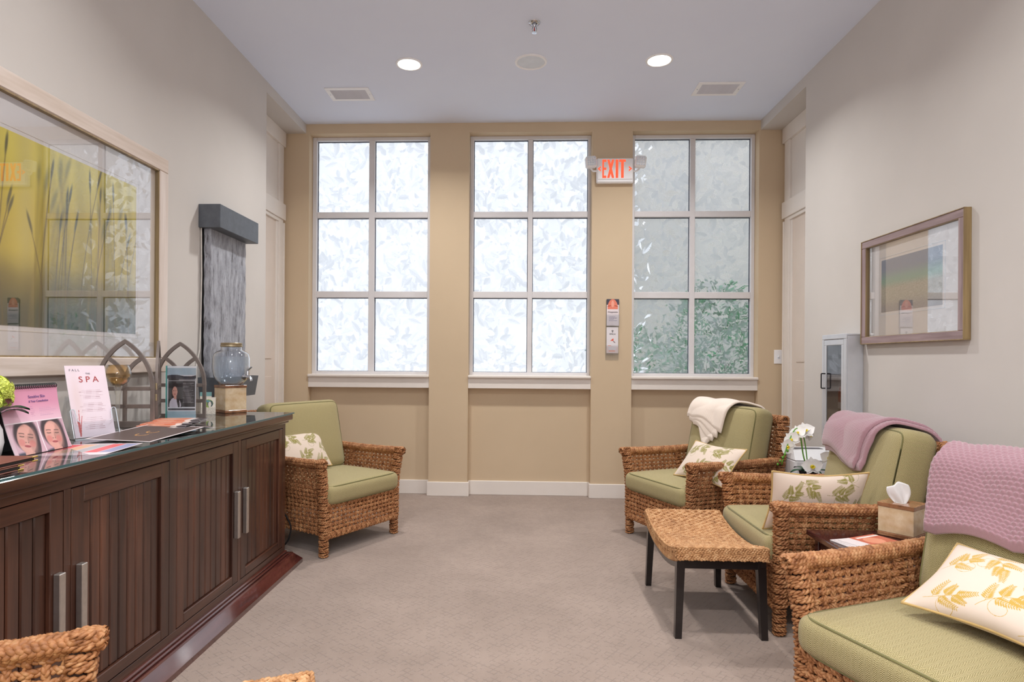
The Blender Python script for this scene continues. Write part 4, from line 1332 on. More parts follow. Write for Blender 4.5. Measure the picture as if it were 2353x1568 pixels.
def flowers():
    t = thing('hydrangea_vase', 'green hydrangea arrangement in a white vase at the left edge', 'flowers', (-1.640, 1.795, TOP))
    build('vase', MB().lathe([(.030, 0), (.042, .008), (.050, .05), (.046, .09), (.034, .12), (.038, .132), (.035, .132), (.031, .12), (.042, .09), (.046, .05), (.001, .01)], 32, cap=False), M['white_plastic'], t, 180)
    st = MB()
    heads = [(0.012, .018, .215), (-.05, -.03, .19), (.035, -.05, .18), (-.02, .055, .185)]
    for hx, hy, hz in heads: st.tube([(0, 0, .02), (hx * .4, hy * .4, .11), (hx, hy, hz)], .003, 6)
    o = build('stem', st, M['stem_green'], t)
    rg = np.random.default_rng(4)
    for hx, hy, hz in heads:
        m = MB(); R = .048
        for k in range(80):
            d = rg.normal(0, 1, 3); d /= np.linalg.norm(d)
            if d[2] < -.6: d[2] *= -1
            p = np.array([hx, hy, hz]) + d * R * np.array([1, 1, .8])
            tn = np.cross(d, [0.3, .2, 1]); tn /= np.linalg.norm(tn); bn = np.cross(d, tn); ph = rg.uniform(0, 2)
            for q in range(4):
                a = ph + q * PI / 2
                e = tn * math.cos(a) + bn * math.sin(a); f = np.cross(d, e)
                m.add([p, p + e * .009 + f * .007 + d * .004, p + e * .017 + d * .003, p + e * .009 - f * .007 + d * .004], [(0, 1, 2, 3)])
        o = build('flower_head', m, M['hydrangea_green'], t, fix=False); o['kind'] = 'stuff'
    for k in range(7):
        a = k * .9 + .3; m = MB()
        base = np.array([.02 * math.cos(a), .02 * math.sin(a), .125]); dv = np.array([math.cos(a), math.sin(a), .25 - .2 * (k % 2)])
        dv /= np.linalg.norm(dv); s = np.cross(dv, [0, 0, 1]); s /= np.linalg.norm(s); n = np.cross(s, dv)
        u = np.linspace(0, 1, 8); G = []
        for q in u:
            wd = .032 * math.sin(PI * (.06 + .94 * q) ** .8); c = base + dv * .105 * q - n * (-.02 * math.sin(PI * q))
            G.append([c - s * wd + n * .006, c, c + s * wd + n * .006])
        m.grid(np.array(G)); build('leaf', m, M['leaf_dark'], t, 180, fix=False)
flowers()

# ================================================================== right wall
def art_meadow(X, Z):
    w, h = X.max(), Z.max(); u, v = X / w, Z / h
    im = rgbf(X.shape, (122, 140, 168))
    im = paint(im, None, (128, 172, 156), soft=sm(v, .85, .55)); im = paint(im, None, (176, 172, 158), soft=sm(v, .60, .42))
    rg = np.random.default_rng(8); g = rg.normal(0, 1, X.shape)
    im = im + (g * 9 * (v < .55))[..., None]
    im = paint(im, None, (140, 136, 150), soft=.6 * sm(v, .3, 0))
    return im
def framed_meadow():
    t = thing('framed_picture', 'mauve and gold framed meadow landscape on the right wall', 'picture', (XR, 3.29, 1.612))
    Y0, Y1, Z0, Z1 = 2.866 - 3.29, 3.712 - 3.29, 1.308 - 1.612, 1.914 - 1.612
    fw, th = .042, .036
    for a, b, c, d, nm in ((Y0, Y1, Z1 - fw, Z1, 'h'), (Y0, Y1, Z0, Z0 + fw, 'h'), (Y0, Y0 + fw, Z0 + fw, Z1 - fw, 'v'), (Y1 - fw, Y1, Z0 + fw, Z1 - fw, 'v')):
        build('frame_rail', MB().box(-th + .004, 0, a, b, c, d, .003), M['mauve_frame_' + nm], t)
    e = MB()
    for q, s, x0, x1 in ((-.0012, .0045, -th, -.0005), (fw - .012, .0135, -th + .006, -.004)):
        for a, b, c, d in ((Y0 + q, Y1 - q, Z1 - q - s, Z1 - q), (Y0 + q, Y1 - q, Z0 + q, Z0 + q + s), (Y0 + q, Y0 + q + s, Z0 + q + s, Z1 - q - s), (Y1 - q - s, Y1 - q, Z0 + q + s, Z1 - q - s)):
            e.box(x0, x1, a, b, c, d, .001)
    build('gilt_edge', e, M['gilt_edge'], t)
    y0, y1, z0, z1 = Y0 + fw + .001, Y1 - fw - .001, Z0 + fw + .001, Z1 - fw - .001
    build('mat_board', MB().box(-.008, -.002, y0, y1, z0, z1), M['paper_white'], t)
    a0, a1, b0, b1 = y0 + .135, y1 - .120, 1.485 - 1.612, 1.778 - 1.612
    mx = T(-.0092, a1, b0) @ RZ(-PI / 2)
    sheet('print', a1 - a0, b1 - b0, 110, 90, art_meadow, t, mx, 'print_art', .001)
    lip = MB()
    for a, b, c, d in ((a0 - .02, a1 + .02, b1 + .015, b1 + .018), (a0 - .02, a1 + .02, b0 - .018, b0 - .015), (a1 + .015, a1 + .018, b0 - .018, b1 + .018), (a0 - .018, a0 - .015, b0 - .018, b1 + .018)): lip.box(-.009, -.008, a, b, c, d)
    build('mat_bevel', lip, M['grey_grille'], t)
    build('glass', MB().box(-.018, -.016, y0, y1, z0, z1), M['picture_glass'], t)
framed_meadow()

def extinguisher_cabinet():
    t = thing('extinguisher_cabinet', 'grey steel wall cabinet with glazed door holding the fire extinguisher', 'cabinet', (XR, 3.888, 1.05))
    Y0, Y1, Z0, Z1, X0 = 3.742 - 3.888, 4.036 - 3.888, .70 - 1.05, 1.374 - 1.05, 1.953 - XR
    th = .012
    for a in ((X0, 0, Y0, Y0 + th, Z0 + th, Z1 - th), (X0, 0, Y1 - th, Y1, Z0 + th, Z1 - th), (X0, 0, Y0, Y1, Z1 - th, Z1), (X0, 0, Y0, Y1, Z0, Z0 + th)):
        build('side_panel', MB().box(*a, .003), M['steel_paint'], t)
    build('back_panel', MB().box(-.004, -.001, Y0 + th, Y1 - th, Z0 + th, Z1 - th), M['white_plastic'], t)
    f = .030
    for a, b, c, d in ((Y0 - .001, Y1 + .001, Z1 - f, Z1 + .001), (Y0 - .001, Y1 + .001, Z0 - .001, Z0 + f), (Y0 - .001, Y0 + f, Z0 + f, Z1 - f), (Y1 - f * .8, Y1 + .001, Z0 + f, Z1 - f)):
        build('face_trim', MB().box(X0 - .008, X0 + .0005, a, b, c, d, .003), M['steel_paint'], t)
    y0, y1, z0, z1 = Y0 + f + .003, Y1 - f * .8 - .003, Z0 + f + .003, Z1 - f - .003
    d = bpy.data.objects.new('door', None); COL.objects.link(d); d.parent = t
    s = .026
    for a, b, c, e in ((y0, y1, z1 - s * 1.3, z1), (y0, y1, z0, z0 + s * 1.3), (y0, y0 + s, z0 + s * 1.3, z1 - s * 1.3), (y1 - s, y1, z0 + s * 1.3, z1 - s * 1.3)):
        build('door_rail', MB().box(X0 - .007, X0 + .003, a, b, c, e, .002), M['steel_paint'], d)
    build('glazing', MB().box(X0 - .003, X0 - .001, y0 + s, y1 - s, z0 + s, z1 - s), M['cabinet_glass'], d)
    build('shadow_gap', MB().box(X0, X0 + .002, Y0 + f - .002, y0 + .001, z0, z1), M['gasket'], d)
    zz = 1.08 - 1.05; y = y1 - s * .55
    build('pull_handle', MB().tube([(X0 - .006, y, zz + .047), (X0 - .030, y, zz + .047), (X0 - .032, y, zz + .045), (X0 - .032, y, zz - .045), (X0 - .030, y, zz - .047), (X0 - .006, y, zz - .047)], .004, 8), M['black_metal'], d)
    e = thing('fire_extinguisher', 'red fire extinguisher inside the glazed wall cabinet', 'fire extinguisher', (XR - .050, 3.852, .714))
    build('cylinder', MB().lathe([(.034, 0), (.038, .008), (.038, .30), (.032, .33), (.014, .345), (.014, .36)], 28), M['red_paint'], e, 50)
    build('label_band', MB().lathe([(.0385, .13), (.0385, .24)], 28, cap=False), M['paper_white'], e, 180)
    build('label_print', MB().lathe([(.0388, .17), (.0388, .20)], 28, cap=False), M['ink_dark'], e, 180)
    build('valve', MB().lathe([(.012, .36), (.012, .385), (.006, .39)], 14), M['brass'], e, 50)
    build('lever', MB().box(-.006, .006, -.05, .012, .386, .396, .002), M['black_metal'], e)
    build('hose', MB().tube([(0, .012, .375), (0, .036, .37), (0, .046, .34), (0, .046, .2)], .006, 8), M['black_plastic'], e, 180)
extinguisher_cabinet()

# ================================================================== woven ropes
def frames(P, nrm, step, closed):
    """even samples along polyline P with tangent, normal and binormal"""
    P = np.asarray(P, float)
    if closed: P = np.vstack([P, P[:1]])
    d = np.r_[0, np.cumsum(np.linalg.norm(np.diff(P, axis=0), axis=1))]
    L = d[-1]; m = max(6, int(L / step))
    s = np.linspace(0, L, m + 1)
    if closed: s = s[:-1]
    Q = np.stack([np.interp(s, d, P[:, i]) for i in range(3)], -1)
    Tn = np.roll(Q, -1, 0) - np.roll(Q, 1, 0) if closed else np.gradient(Q, axis=0)
    Tn /= np.linalg.norm(Tn, axis=1)[:, None] + 1e-12
    N = np.broadcast_to(np.asarray(nrm, float), Q.shape)
    N = N - Tn * (N * Tn).sum(1)[:, None]; N = N / (np.linalg.norm(N, axis=1)[:, None] + 1e-12)
    return s, L, Q, N, np.cross(Tn, N)

def strands(R, P, r, nrm, pitch=.044, sides=6, step=.0045, seed=0, closed=False, twist=False):
    """lay a three-strand plait (or a two-strand twist) of overall radius r along P"""
    s, L, Q, N, B = frames(P, nrm, step, closed)
    k = 2 if twist else 3
    if closed: pitch = L / max(1, round(L / pitch))
    w = 2 * PI * s / pitch + seed * 2.399
    hand = 1 if seed % 2 else -1
    a = np.arange(sides) * 2 * PI / sides
    fat = 1 + .10 * np.sin(s * 150 + seed * 5)
    for i in range(k):
        ph = w + 2 * PI * i / k
        if twist: lat, nor, q = .50 * r * np.cos(ph) * hand, .50 * r * np.sin(ph), .58 * r
        else: lat, nor, q = .60 * r * np.sin(ph), .34 * r * np.sin(2 * ph) * hand, .54 * r
        Cn = Q + lat[:, None] * B + nor[:, None] * N
        T2 = np.roll(Cn, -1, 0) - np.roll(Cn, 1, 0) if closed else np.gradient(Cn, axis=0)
        T2 /= np.linalg.norm(T2, axis=1)[:, None] + 1e-12
        n2 = N - T2 * (N * T2).sum(1)[:, None]; n2 /= np.linalg.norm(n2, axis=1)[:, None] + 1e-12
        b2 = np.cross(T2, n2)
        V = Cn[:, None, :] + (q * fat)[:, None, None] * (np.cos(a)[None, :, None] * n2[:, None, :] * .9 + np.sin(a)[None, :, None] * b2[:, None, :])
        R.add(V, closed)

class Ropes:
    def __init__(self): self.vs, self.qs, self.n = [], [], 0
    def add(self, V, closed=False):
        m, k = V.shape[:2]
        i, j = np.meshgrid(np.arange(m if closed else m - 1), np.arange(k), indexing='ij')
        i2 = (i + 1) % m; j2 = (j + 1) % k
        self.qs.append(np.stack([i * k + j, i * k + j2, i2 * k + j2, i2 * k + j], -1).reshape(-1, 4) + self.n)
        self.vs.append(V.reshape(-1, 3)); self.n += m * k
    def mesh(self, name):
        me = bpy.data.meshes.new(name)
        v = np.concatenate(self.vs).astype(np.float32); q = np.concatenate(self.qs).astype(np.int32)
        me.vertices.add(len(v)); me.vertices.foreach_set('co', v.ravel())
        me.loops.add(q.size); me.loops.foreach_set('vertex_index', q.ravel())
        me.polygons.add(len(q)); me.polygons.foreach_set('loop_start', np.arange(len(q), dtype=np.int32) * 4)
        me.polygons.foreach_set('loop_total', np.full(len(q), 4, np.int32))
        me.update(calc_edges=True); smooth(me); return me

def lattice(R, surf, wa, wb, na, nb, r=.0094, amp=.0044, fine=True, seed=0):
    """woven panel: surf(a,b)->(point,normal) with a,b in metres 0..wa, 0..wb; na ropes across b, nb ropes across a"""
    kw = dict(sides=6, step=.0046) if fine else dict(sides=5, step=.0065)
    pa, pb = wa / nb, wb / na
    for j in range(na):
        b = (j + .5) * pb; ss = np.linspace(0, wa, nb * 4 + 1); P = []
        for s in ss:
            p, n = surf(s, b); P.append(p + n * amp * math.cos(PI * (s / pa - .5) + PI * j))
        _, n = surf(wa / 2, b); strands(R, P, r, n, seed=seed + j, **kw)
    for i in range(nb):
        a = (i + .5) * pa; ss = np.linspace(0, wb, na * 4 + 1); P = []
        for s in ss:
            p, n = surf(a, s); P.append(p - n * amp * math.cos(PI * (s / pb - .5) + PI * i))
        _, n = surf(a, wb / 2); strands(R, P, r * .95, n, seed=seed + 50 + i, **kw)

def wrapped(R, path, hx, hy, r=.0092, pitch=.0145, fine=True, seed=0, ux=None):
    """coils of rope wound round a bar that follows path; hx, hy half-sizes of the bar's section along ux and across"""
    P = np.asarray(path, float)
    d = np.r_[0, np.cumsum(np.linalg.norm(np.diff(P, axis=0), axis=1))]; L = d[-1]
    n = max(2, int(L / pitch)); kw = dict(sides=6, step=.0042) if fine else dict(sides=5, step=.0065)
    for k in range(n):
        s = (k + .5) * L / n
        c = np.array([np.interp(s, d, P[:, i]) for i in range(3)]); e = np.array([np.interp(min(L, s + .004), d, P[:, i]) for i in range(3)]) - np.array([np.interp(max(0, s - .004), d, P[:, i]) for i in range(3)])
        e /= np.linalg.norm(e)
        u = np.asarray(ux, float) - e * np.dot(ux, e); u /= np.linalg.norm(u); w = np.cross(e, u)
        a = np.linspace(0, 2 * PI, 20, endpoint=False)
        # rounded-rectangle loop
        ca, sa = np.cos(a), np.sin(a); q = (np.abs(ca) ** 4 + np.abs(sa) ** 4) ** -.25
        tilt = .25 * pitch
        loop = c + (ca * q * hx)[:, None] * u + (sa * q * hy)[:, None] * w + (tilt * np.sin(a + k * 2.1))[:, None] * e
        strands(R, loop, r, e, pitch=.030, seed=seed + k * 2, closed=True, twist=True, **kw)

# ================================================================== cushions
def cushion_mesh(name, w, d, h, r, crown, seg=26, front_round=0.0, pud=.0):
    """soft box cushion: centred, w x d x h with rounded edges; uv in metres"""
    V, F, UV = [], [], []
    o = 0; me_v = []; me_f = []; uv = []
    hs = np.array([w / 2, d / 2, h / 2])
    for ax in range(3):
        for s in (-1, 1):
            o1, o2 = [(1, 2), (2, 0), (0, 1)][ax]
            n1 = seg if hs[o1] > .1 else 10; n2 = seg if hs[o2] > .1 else 10
            g1 = np.sin(np.linspace(-PI / 2, PI / 2, n1)) * .35 + np.linspace(-1, 1, n1) * .65
            g2 = np.sin(np.linspace(-PI / 2, PI / 2, n2)) * .35 + np.linspace(-1, 1, n2) * .65
            A, B = np.meshgrid(g1, g2, indexing='ij')
            P = np.zeros(A.shape + (3,)); P[..., ax] = s * hs[ax]; P[..., o1] = A * hs[o1]; P[..., o2] = B * hs[o2]
            uvv = np.stack([P[..., o1], P[..., o2]], -1)
            if ax == 0: uvv = np.stack([P[..., 1], P[..., 2]], -1)
            if ax == 1: uvv = np.stack([P[..., 0], P[..., 2]], -1)
            inner = np.clip(P, -(hs - r), hs - r); q = P - inner
            l = np.linalg.norm(q, axis=-1, keepdims=True); P = inner + q / np.maximum(l, 1e-9) * np.minimum(r, np.where(l > 1e-9, r, 0))
            c = (1 - (np.abs(P[..., 0]) / hs[0]) ** 2.6) * (1 - (np.abs(P[..., 1]) / hs[1]) ** 2.6)
            P[..., 2] += np.sign(P[..., 2]) * crown * np.clip(c, 0, 1) * np.minimum(1, np.abs(P[..., 2]) / (hs[2] * .7))
            cs = 1 - (np.abs(P[..., 2]) / hs[2]) ** 2
            P[..., 0] += np.sign(P[..., 0]) * pud * np.clip(cs, 0, 1) * (np.abs(P[..., 0]) > hs[0] * .8)
            P[..., 1] += np.sign(P[..., 1]) * pud * np.clip(cs, 0, 1) * (np.abs(P[..., 1]) > hs[1] * .8)
            m, n = A.shape
            i, j = np.meshgrid(np.arange(m - 1), np.arange(n - 1), indexing='ij')
            qd = np.stack([i * n + j, (i + 1) * n + j, (i + 1) * n + j + 1, i * n + j + 1], -1).reshape(-1, 4)
            if s < 0: qd = qd[:, ::-1]
            me_v.append(P.reshape(-1, 3)); me_f.extend(map(tuple, (qd + o).tolist())); uv.append(uvv.reshape(-1, 2)); o += m * n
    mb = MB(); mb.add(np.concatenate(me_v), me_f)
    me = mb.mesh(name); puv(me, np.concatenate(uv))
    bm = bmesh.new(); bm.from_mesh(me); bmesh.ops.remove_doubles(bm, verts=bm.verts, dist=.0004); bm.to_mesh(me); bm.free()
    smooth(me); return me

def piping_mesh(w, d, h, r, rp=.0045, off=.0):
    m = MB()
    for s in (-1, 1):
        a = np.linspace(0, 2 * PI, 97)[:-1]
        x = np.sign(np.cos(a)) * np.abs(np.cos(a)) ** (2 / 14); y = np.sign(np.sin(a)) * np.abs(np.sin(a)) ** (2 / 14)
        P = np.stack([x * (w / 2 - r * .30), y * (d / 2 - r * .30), 0 * a + s * (h / 2 - r * .22 + off)], -1)
        P = np.vstack([P, P[:2]])
        m.tube(P, rp, 6, False)
    me = m.mesh('piping'); smooth(me); return me

# ================================================================== armchair
LX = .312                       # leg centre, half the width
def flare(z): return .040 * max(0.0, (z - .30) / .28) ** 1.4
def make_chair():
    t = thing('wicker_armchair', '-', 'armchair')
    N = lambda *p: np.array(p, float)
    rope = M['seagrass']
    for s in (-1, 1):
        def side(a, b, s=s):
            z = .128 + b
            return N(s * (LX + .004 + flare(z)), .035 + a, z), N(s, 0, 0)
        R = Ropes(); lattice(R, side, .645, .425, 17, 18, seed=3 if s > 0 else 9)
        o = put('woven_side', R.mesh('woven_side'), rope, t); o['kind'] = 'stuff'
        # front post: from the apron up to the arm, leaning outwards
        R = Ropes(); zz = np.linspace(.125, .592, 24)
        wrapped(R, [(s * (LX + flare(z)), .030 - .012 * max(0, (z - .42) / .17), z) for z in zz], .0235, .0235, seed=s, ux=(1, 0, 0))
        put('front_post', R.mesh('front_post'), rope, t)
        build('post_core', MB().tube([(s * (LX + flare(z)), .030, z) for z in (.0, .2, .4, .5, .585)], .020, 8), M['frame_core'], t)
        # arm rail
        R = Ropes()
        ys = np.linspace(-.020, .70, 40)
        for k in range(7):
            q = 2 * PI * k / 7 + .4; dx, dz = .0195 * math.cos(q), .0165 * math.sin(q)
            path = [(s * (LX + flare(.575)) + dx, y, .570 + dz - .007 * math.sin(PI * min(1, max(0, y) / .7)) + .0012 * math.sin(y * 70 + k)) for y in ys]
            strands(R, path, .0125, (math.cos(q), 0, math.sin(q)), pitch=.046, seed=k + (0 if s > 0 else 11))
        put('arm_rail', R.mesh('arm_rail'), rope, t)
        build('arm_core', MB().tube([(s * (LX + flare(.575)), y, .568) for y in (-.005, .2, .4, .69)], .017, 8), M['frame_core'], t)
        # legs
        for y, lean in ((.030, 0), (.690, .03)):
            R = Ropes(); wrapped(R, [(s * LX, y, .004), (s * LX, y, .135)], .021, .021, r=.0075, pitch=.0125, seed=s + 3, ux=(1, 0, 0))
            L = put('leg', R.mesh('leg'), rope, t)
            if y > .1: build('leg_core', MB().tube([(s * LX, y, 0.001), (s * LX, y, .15)], .018, 8), M['frame_core'], L)
        # back post
        R = Ropes(); wrapped(R, [(s * (LX + .01), .690 + .13 * max(0, z - .2), z) for z in np.linspace(.125, .815, 14)], .026, .026, fine=False, seed=s + 5, ux=(1, 0, 0))
        put('back_post', R.mesh('back_post'), rope, t)
        # short strut under the arm, towards the back
        R = Ropes(); wrapped(R, [(s * (LX + .012 + flare(z)), .47, z) for z in (.44, .50, .555)], .018, .018, r=.007, seed=4, ux=(1, 0, 0))
        put('arm_strut', R.mesh('arm_strut'), rope, t)
    def front(a, b): return N(-LX + .02 + a, .010, .128 + b), N(0, -1, 0)
    R = Ropes(); lattice(R, front, 2 * LX - .04, .185, 7, 17, seed=20)
    o = put('woven_apron', R.mesh('woven_apron'), rope, t); o['kind'] = 'stuff'
    for z in (.126, .312):
        R = Ropes(); wrapped(R, [(-LX, .012, z), (LX, .012, z)], .012, .012, r=.0075, pitch=.014, seed=int(z * 100), ux=(0, 1, 0))
        put('apron_rail', R.mesh('apron_rail'), rope, t)
    def back(a, b):
        z = .14 + b; return N(-LX + a, .690 + .13 * max(0, z - .2), z), N(0, 1, 0)
    R = Ropes(); lattice(R, back, 2 * LX, .66, 25, 18, fine=False, seed=31)
    o = put('woven_back', R.mesh('woven_back'), rope, t); o['kind'] = 'stuff'
    R = Ropes(); wrapped(R, [(x, .690 + .13 * .62, .820) for x in np.linspace(-LX - .03, LX + .03, 12)], .026, .024, fine=False, seed=2, ux=(0, 1, 0))
    put('top_rail', R.mesh('top_rail'), rope, t)
    build('seat_deck', MB().box(-LX + .01, LX - .01, .03, .68, .285, .306), M['frame_core'], t)
    # cushions
    w, d, h = .612, .565, .120
    c = put('seat_cushion', cushion_mesh('seat_cushion', w, d, h, .035, .016, pud=.006), M['green_herringbone'], t, T(0, d / 2 - .018, .306 + h / 2 + .006))
    p = put('piping', piping_mesh(w, d, h, .035), M['green_piping'], c)
    w, d, h = .605, .490, .165
    # back cushion: built flat, stood up and tilted
    mx = T(0, .600, .652) @ RX(math.radians(-12)) @ RX(PI / 2)
    b = put('back_cushion', cushion_mesh('back_cushion', w, d, h, .050, .024, pud=.006), M['green_herringbone'], t, mx)
    put('piping', piping_mesh(w, d, h, .050, .004), M['green_piping'], b)
    return t
chair0 = make_chair()
CHAIRS = {}
def face(n): return math.atan2(n[0], -n[1])
def place_chair(key, label, x, y, n, first=[True]):
    c = chair0 if first[0] else copy_tree(chair0)
    first[0] = False
    c.location = (x, y, 0); c.rotation_euler = (0, 0, face(n)); c['label'] = label; c['group'] = 'wicker armchairs with green cushions'
    CHAIRS[key] = T(x, y, 0) @ RZ(face(n))
place_chair('A', 'wicker armchair with green cushions just past the sideboard', -1.010, 3.893, (.867, -.5))
place_chair('B', 'wicker armchair with a cream throw on its back', .858, 3.985, (-.91, -.414))
place_chair('C', 'wicker armchair with mauve throw behind the woven ottoman', 1.106, 3.036, (-1, 0))
place_chair('D', 'nearest wicker armchair on the right with a large mauve throw', .975, 1.628, (-.93, -.37))
place_chair('E', 'wicker armchair at the bottom left corner showing only its arm', -.815, 1.005, (.92, .39))

# ================================================================== ottomans
def make_ottoman():
    t = thing('woven_ottoman', '-', 'ottoman')
    W, D = .388, .665                       # short side x, long side y
    def zt(y): return .352 + .050 * (abs(y) / (D / 2)) ** 2.2
    R = Ropes(); n = 40
    for k in range(n):
        y = -D / 2 + .008 + (k + .5) * (D - .016) / n
        z = zt(y); e = .018; P = [(-W / 2, y, z - .052), (-W / 2 - .002, y, z - .02), (-W / 2 + .010, y, z - .003)]
        P += [(x, y, z + .003 * math.cos(PI * (x / .022) + PI * k)) for x in np.linspace(-W / 2 + e, W / 2 - e, 60)]
        P += [(W / 2 - .010, y, z - .003), (W / 2 + .002, y, z - .02), (W / 2, y, z - .052)]
        strands(R, P, .0094, (0, 0, 1), pitch=.040, seed=k)
    for s in (-1, 1):
        for j in range(4):
            z = zt(D / 2) - .008 - j * .0145
            strands(R, [(x, s * (D / 2 - .003), z + .002 * math.cos(x / .022 * PI + j * PI)) for x in np.linspace(-W / 2, W / 2, 60)], .0094, (0, s, 0), pitch=.040, seed=70 + j)
        for j in range(4):
            strands(R, [(s * (W / 2 + .001), y, zt(y) - .010 - j * .0145) for y in np.linspace(-D / 2, D / 2, 60)], .0092, (s, 0, 0), pitch=.040, seed=90 + j)
    me = R.mesh('woven_pad'); o = put('woven_pad', me, M['seagrass_pale'], t); o['kind'] = 'stuff'
    ys = np.linspace(-D / 2 + .01, D / 2 - .01, 12)
    core = MB(); core.prism([(y, zt(y) - .008) for y in ys] + [(y, zt(y) - .05) for y in ys[::-1]], 'x', -W / 2 + .006, W / 2 - .006)
    build('pad_core', core, M['frame_core'], t)
    # black wooden stand: rails follow the dip, legs splay slightly
    for s in (-1, 1):
        m = MB(); m.prism([(y, zt(y) - .054) for y in ys] + [(y, zt(y) - .088 - .006 * (1 - abs(y) / .33)) for y in ys[::-1]], 'x', *sorted((s * (W / 2 - .03), s * (W / 2 - .006))))
        build('side_rail', m, M['black_wood'], t)
        yy = s * (D / 2 - .04)
        build('end_rail', MB().box(-W / 2 + .03, W / 2 - .03, yy - .012, yy + .012, .298, .343, .002), M['black_wood'], t)
    for sx in (-1, 1):
        for sy in (-1, 1):
            m = MB(); xt, yt = sx * (W / 2 - .022), sy * (D / 2 - .035); xb, yb = sx * (W / 2 - .010), sy * (D / 2 - .022)
            a, b = .018, .014
            V = [(xb - b, yb - b, 0), (xb + b, yb - b, 0), (xb + b, yb + b, 0), (xb - b, yb + b, 0), (xt - a, yt - a, .345), (xt + a, yt - a, .345), (xt + a, yt + a, .345), (xt - a, yt + a, .345)]
            m.add(V, [(3, 2, 1, 0), (4, 5, 6, 7), (0, 1, 5, 4), (1, 2, 6, 5), (2, 3, 7, 6), (3, 0, 4, 7)])
            build('leg', m, M['black_wood'], t)
    return t
ot = make_ottoman()
ot.location = (.866, 2.985, 0); ot.rotation_euler = (0, 0, 0)
ot['label'] = 'woven ottoman with saddle top and black legs before the mauve-throw chair'; ot['group'] = 'woven ottomans'
o2 = copy_tree(ot)
o2.location = (-.583, 1.158, 0); o2.rotation_euler = (0, 0, math.atan2(.39, .92))
o2['label'] = 'woven ottoman at the bottom edge showing only one corner'

# ================================================================== scatter pillows
def fern_print(w, h, nx, ny, seed):
    rg = np.random.default_rng(seed)
    X, Z = np.meshgrid(np.linspace(0, w, nx), np.linspace(0, h, ny))
    mask = np.zeros(X.shape)
    def leaflet(px, pz, ang, ln, wd):
        nonlocal mask
        i0, i1 = np.searchsorted(Z[:, 0], [pz - ln * 1.1, pz + ln * 1.1]); j0, j1 = np.searchsorted(X[0], [px - ln * 1.1, px + ln * 1.1])
        x, z = X[i0:i1, j0:j1] - px, Z[i0:i1, j0:j1] - pz
        p = (x * math.cos(ang) + z * math.sin(ang)) / ln; q = (-x * math.sin(ang) + z * math.cos(ang)) / wd
        ins = (p > 0) & (p < 1) & (np.abs(q) < np.sin(np.clip(p, 0, 1) * PI) ** .8)
        mask[i0:i1, j0:j1] = np.maximum(mask[i0:i1, j0:j1], ins)
    def stroke(pts, wd):
        nonlocal mask
        for (x0, z0), (x1, z1) in zip(pts[:-1], pts[1:]):
            i0, i1 = np.searchsorted(Z[:, 0], [min(z0, z1) - wd, max(z0, z1) + wd]); j0, j1 = np.searchsorted(X[0], [min(x0, x1) - wd, max(x0, x1) + wd])
            x, z = X[i0:i1, j0:j1], Z[i0:i1, j0:j1]; dx, dz = x1 - x0, z1 - z0; l = dx * dx + dz * dz + 1e-12
            u = np.clip(((x - x0) * dx + (z - z0) * dz) / l, 0, 1)
            mask[i0:i1, j0:j1] = np.maximum(mask[i0:i1, j0:j1], np.hypot(x - x0 - u * dx, z - z0 - u * dz) < wd * .5)
    def frond(px, pz, ang, ln, curl):
        P = [(px, pz)]; n = 10; a = ang
        for k in range(n):
            P.append((P[-1][0] + math.cos(a) * ln / n, P[-1][1] + math.sin(a) * ln / n)); a += curl / n
            f = 1 - .75 * k / n
            for s in (-1, 1): leaflet(P[-1][0], P[-1][1], a + s * .95, .015 * f + .004, .0016 * f + .0009)
        stroke(P, .0014)
    def motif(gx, gz, ga, ln, bend):
        P = [(gx, gz)]; a = ga; n = 10
        for k in range(n):
            P.append((P[-1][0] + math.cos(a) * ln / n, P[-1][1] + math.sin(a) * ln / n)); a += bend / n
            if k in (2, 4, 6, 8):
                s = 1 if (k // 2) % 2 else -1
                frond(P[-1][0], P[-1][1], a + s * rg.uniform(.75, 1.1), rg.uniform(.048, .066) * (1.15 - .05 * k), -s * rg.uniform(.1, .6))
        frond(P[-1][0], P[-1][1], a, .055, bend * .6)
        stroke(P, .0016)
        q0 = P[6]; C = []
        for k in range(22):
            q = k / 21; r = .034 * (1 - .72 * q); C.append((q0[0] + math.cos(a + 1.9 + q * 6.0) * r - math.cos(a + 1.9) * .034, q0[1] + math.sin(a + 1.9 + q * 6.0) * r - math.sin(a + 1.9) * .034))
        stroke(C, .0012)
    for gx, gz, ga in ((.03, .15, .45), (.19, .05, .9), (.24, .20, -.25), (.36, .10, .75), (.05, .03, .2), (.40, .23, 2.6), (.30, .01, .35), (.12, .26, -.3)):
        motif(gx * w / .45, gz * h / .29, ga + rg.uniform(-.2, .2), rg.uniform(.075, .10), rg.uniform(-.8, .8))
    return mask
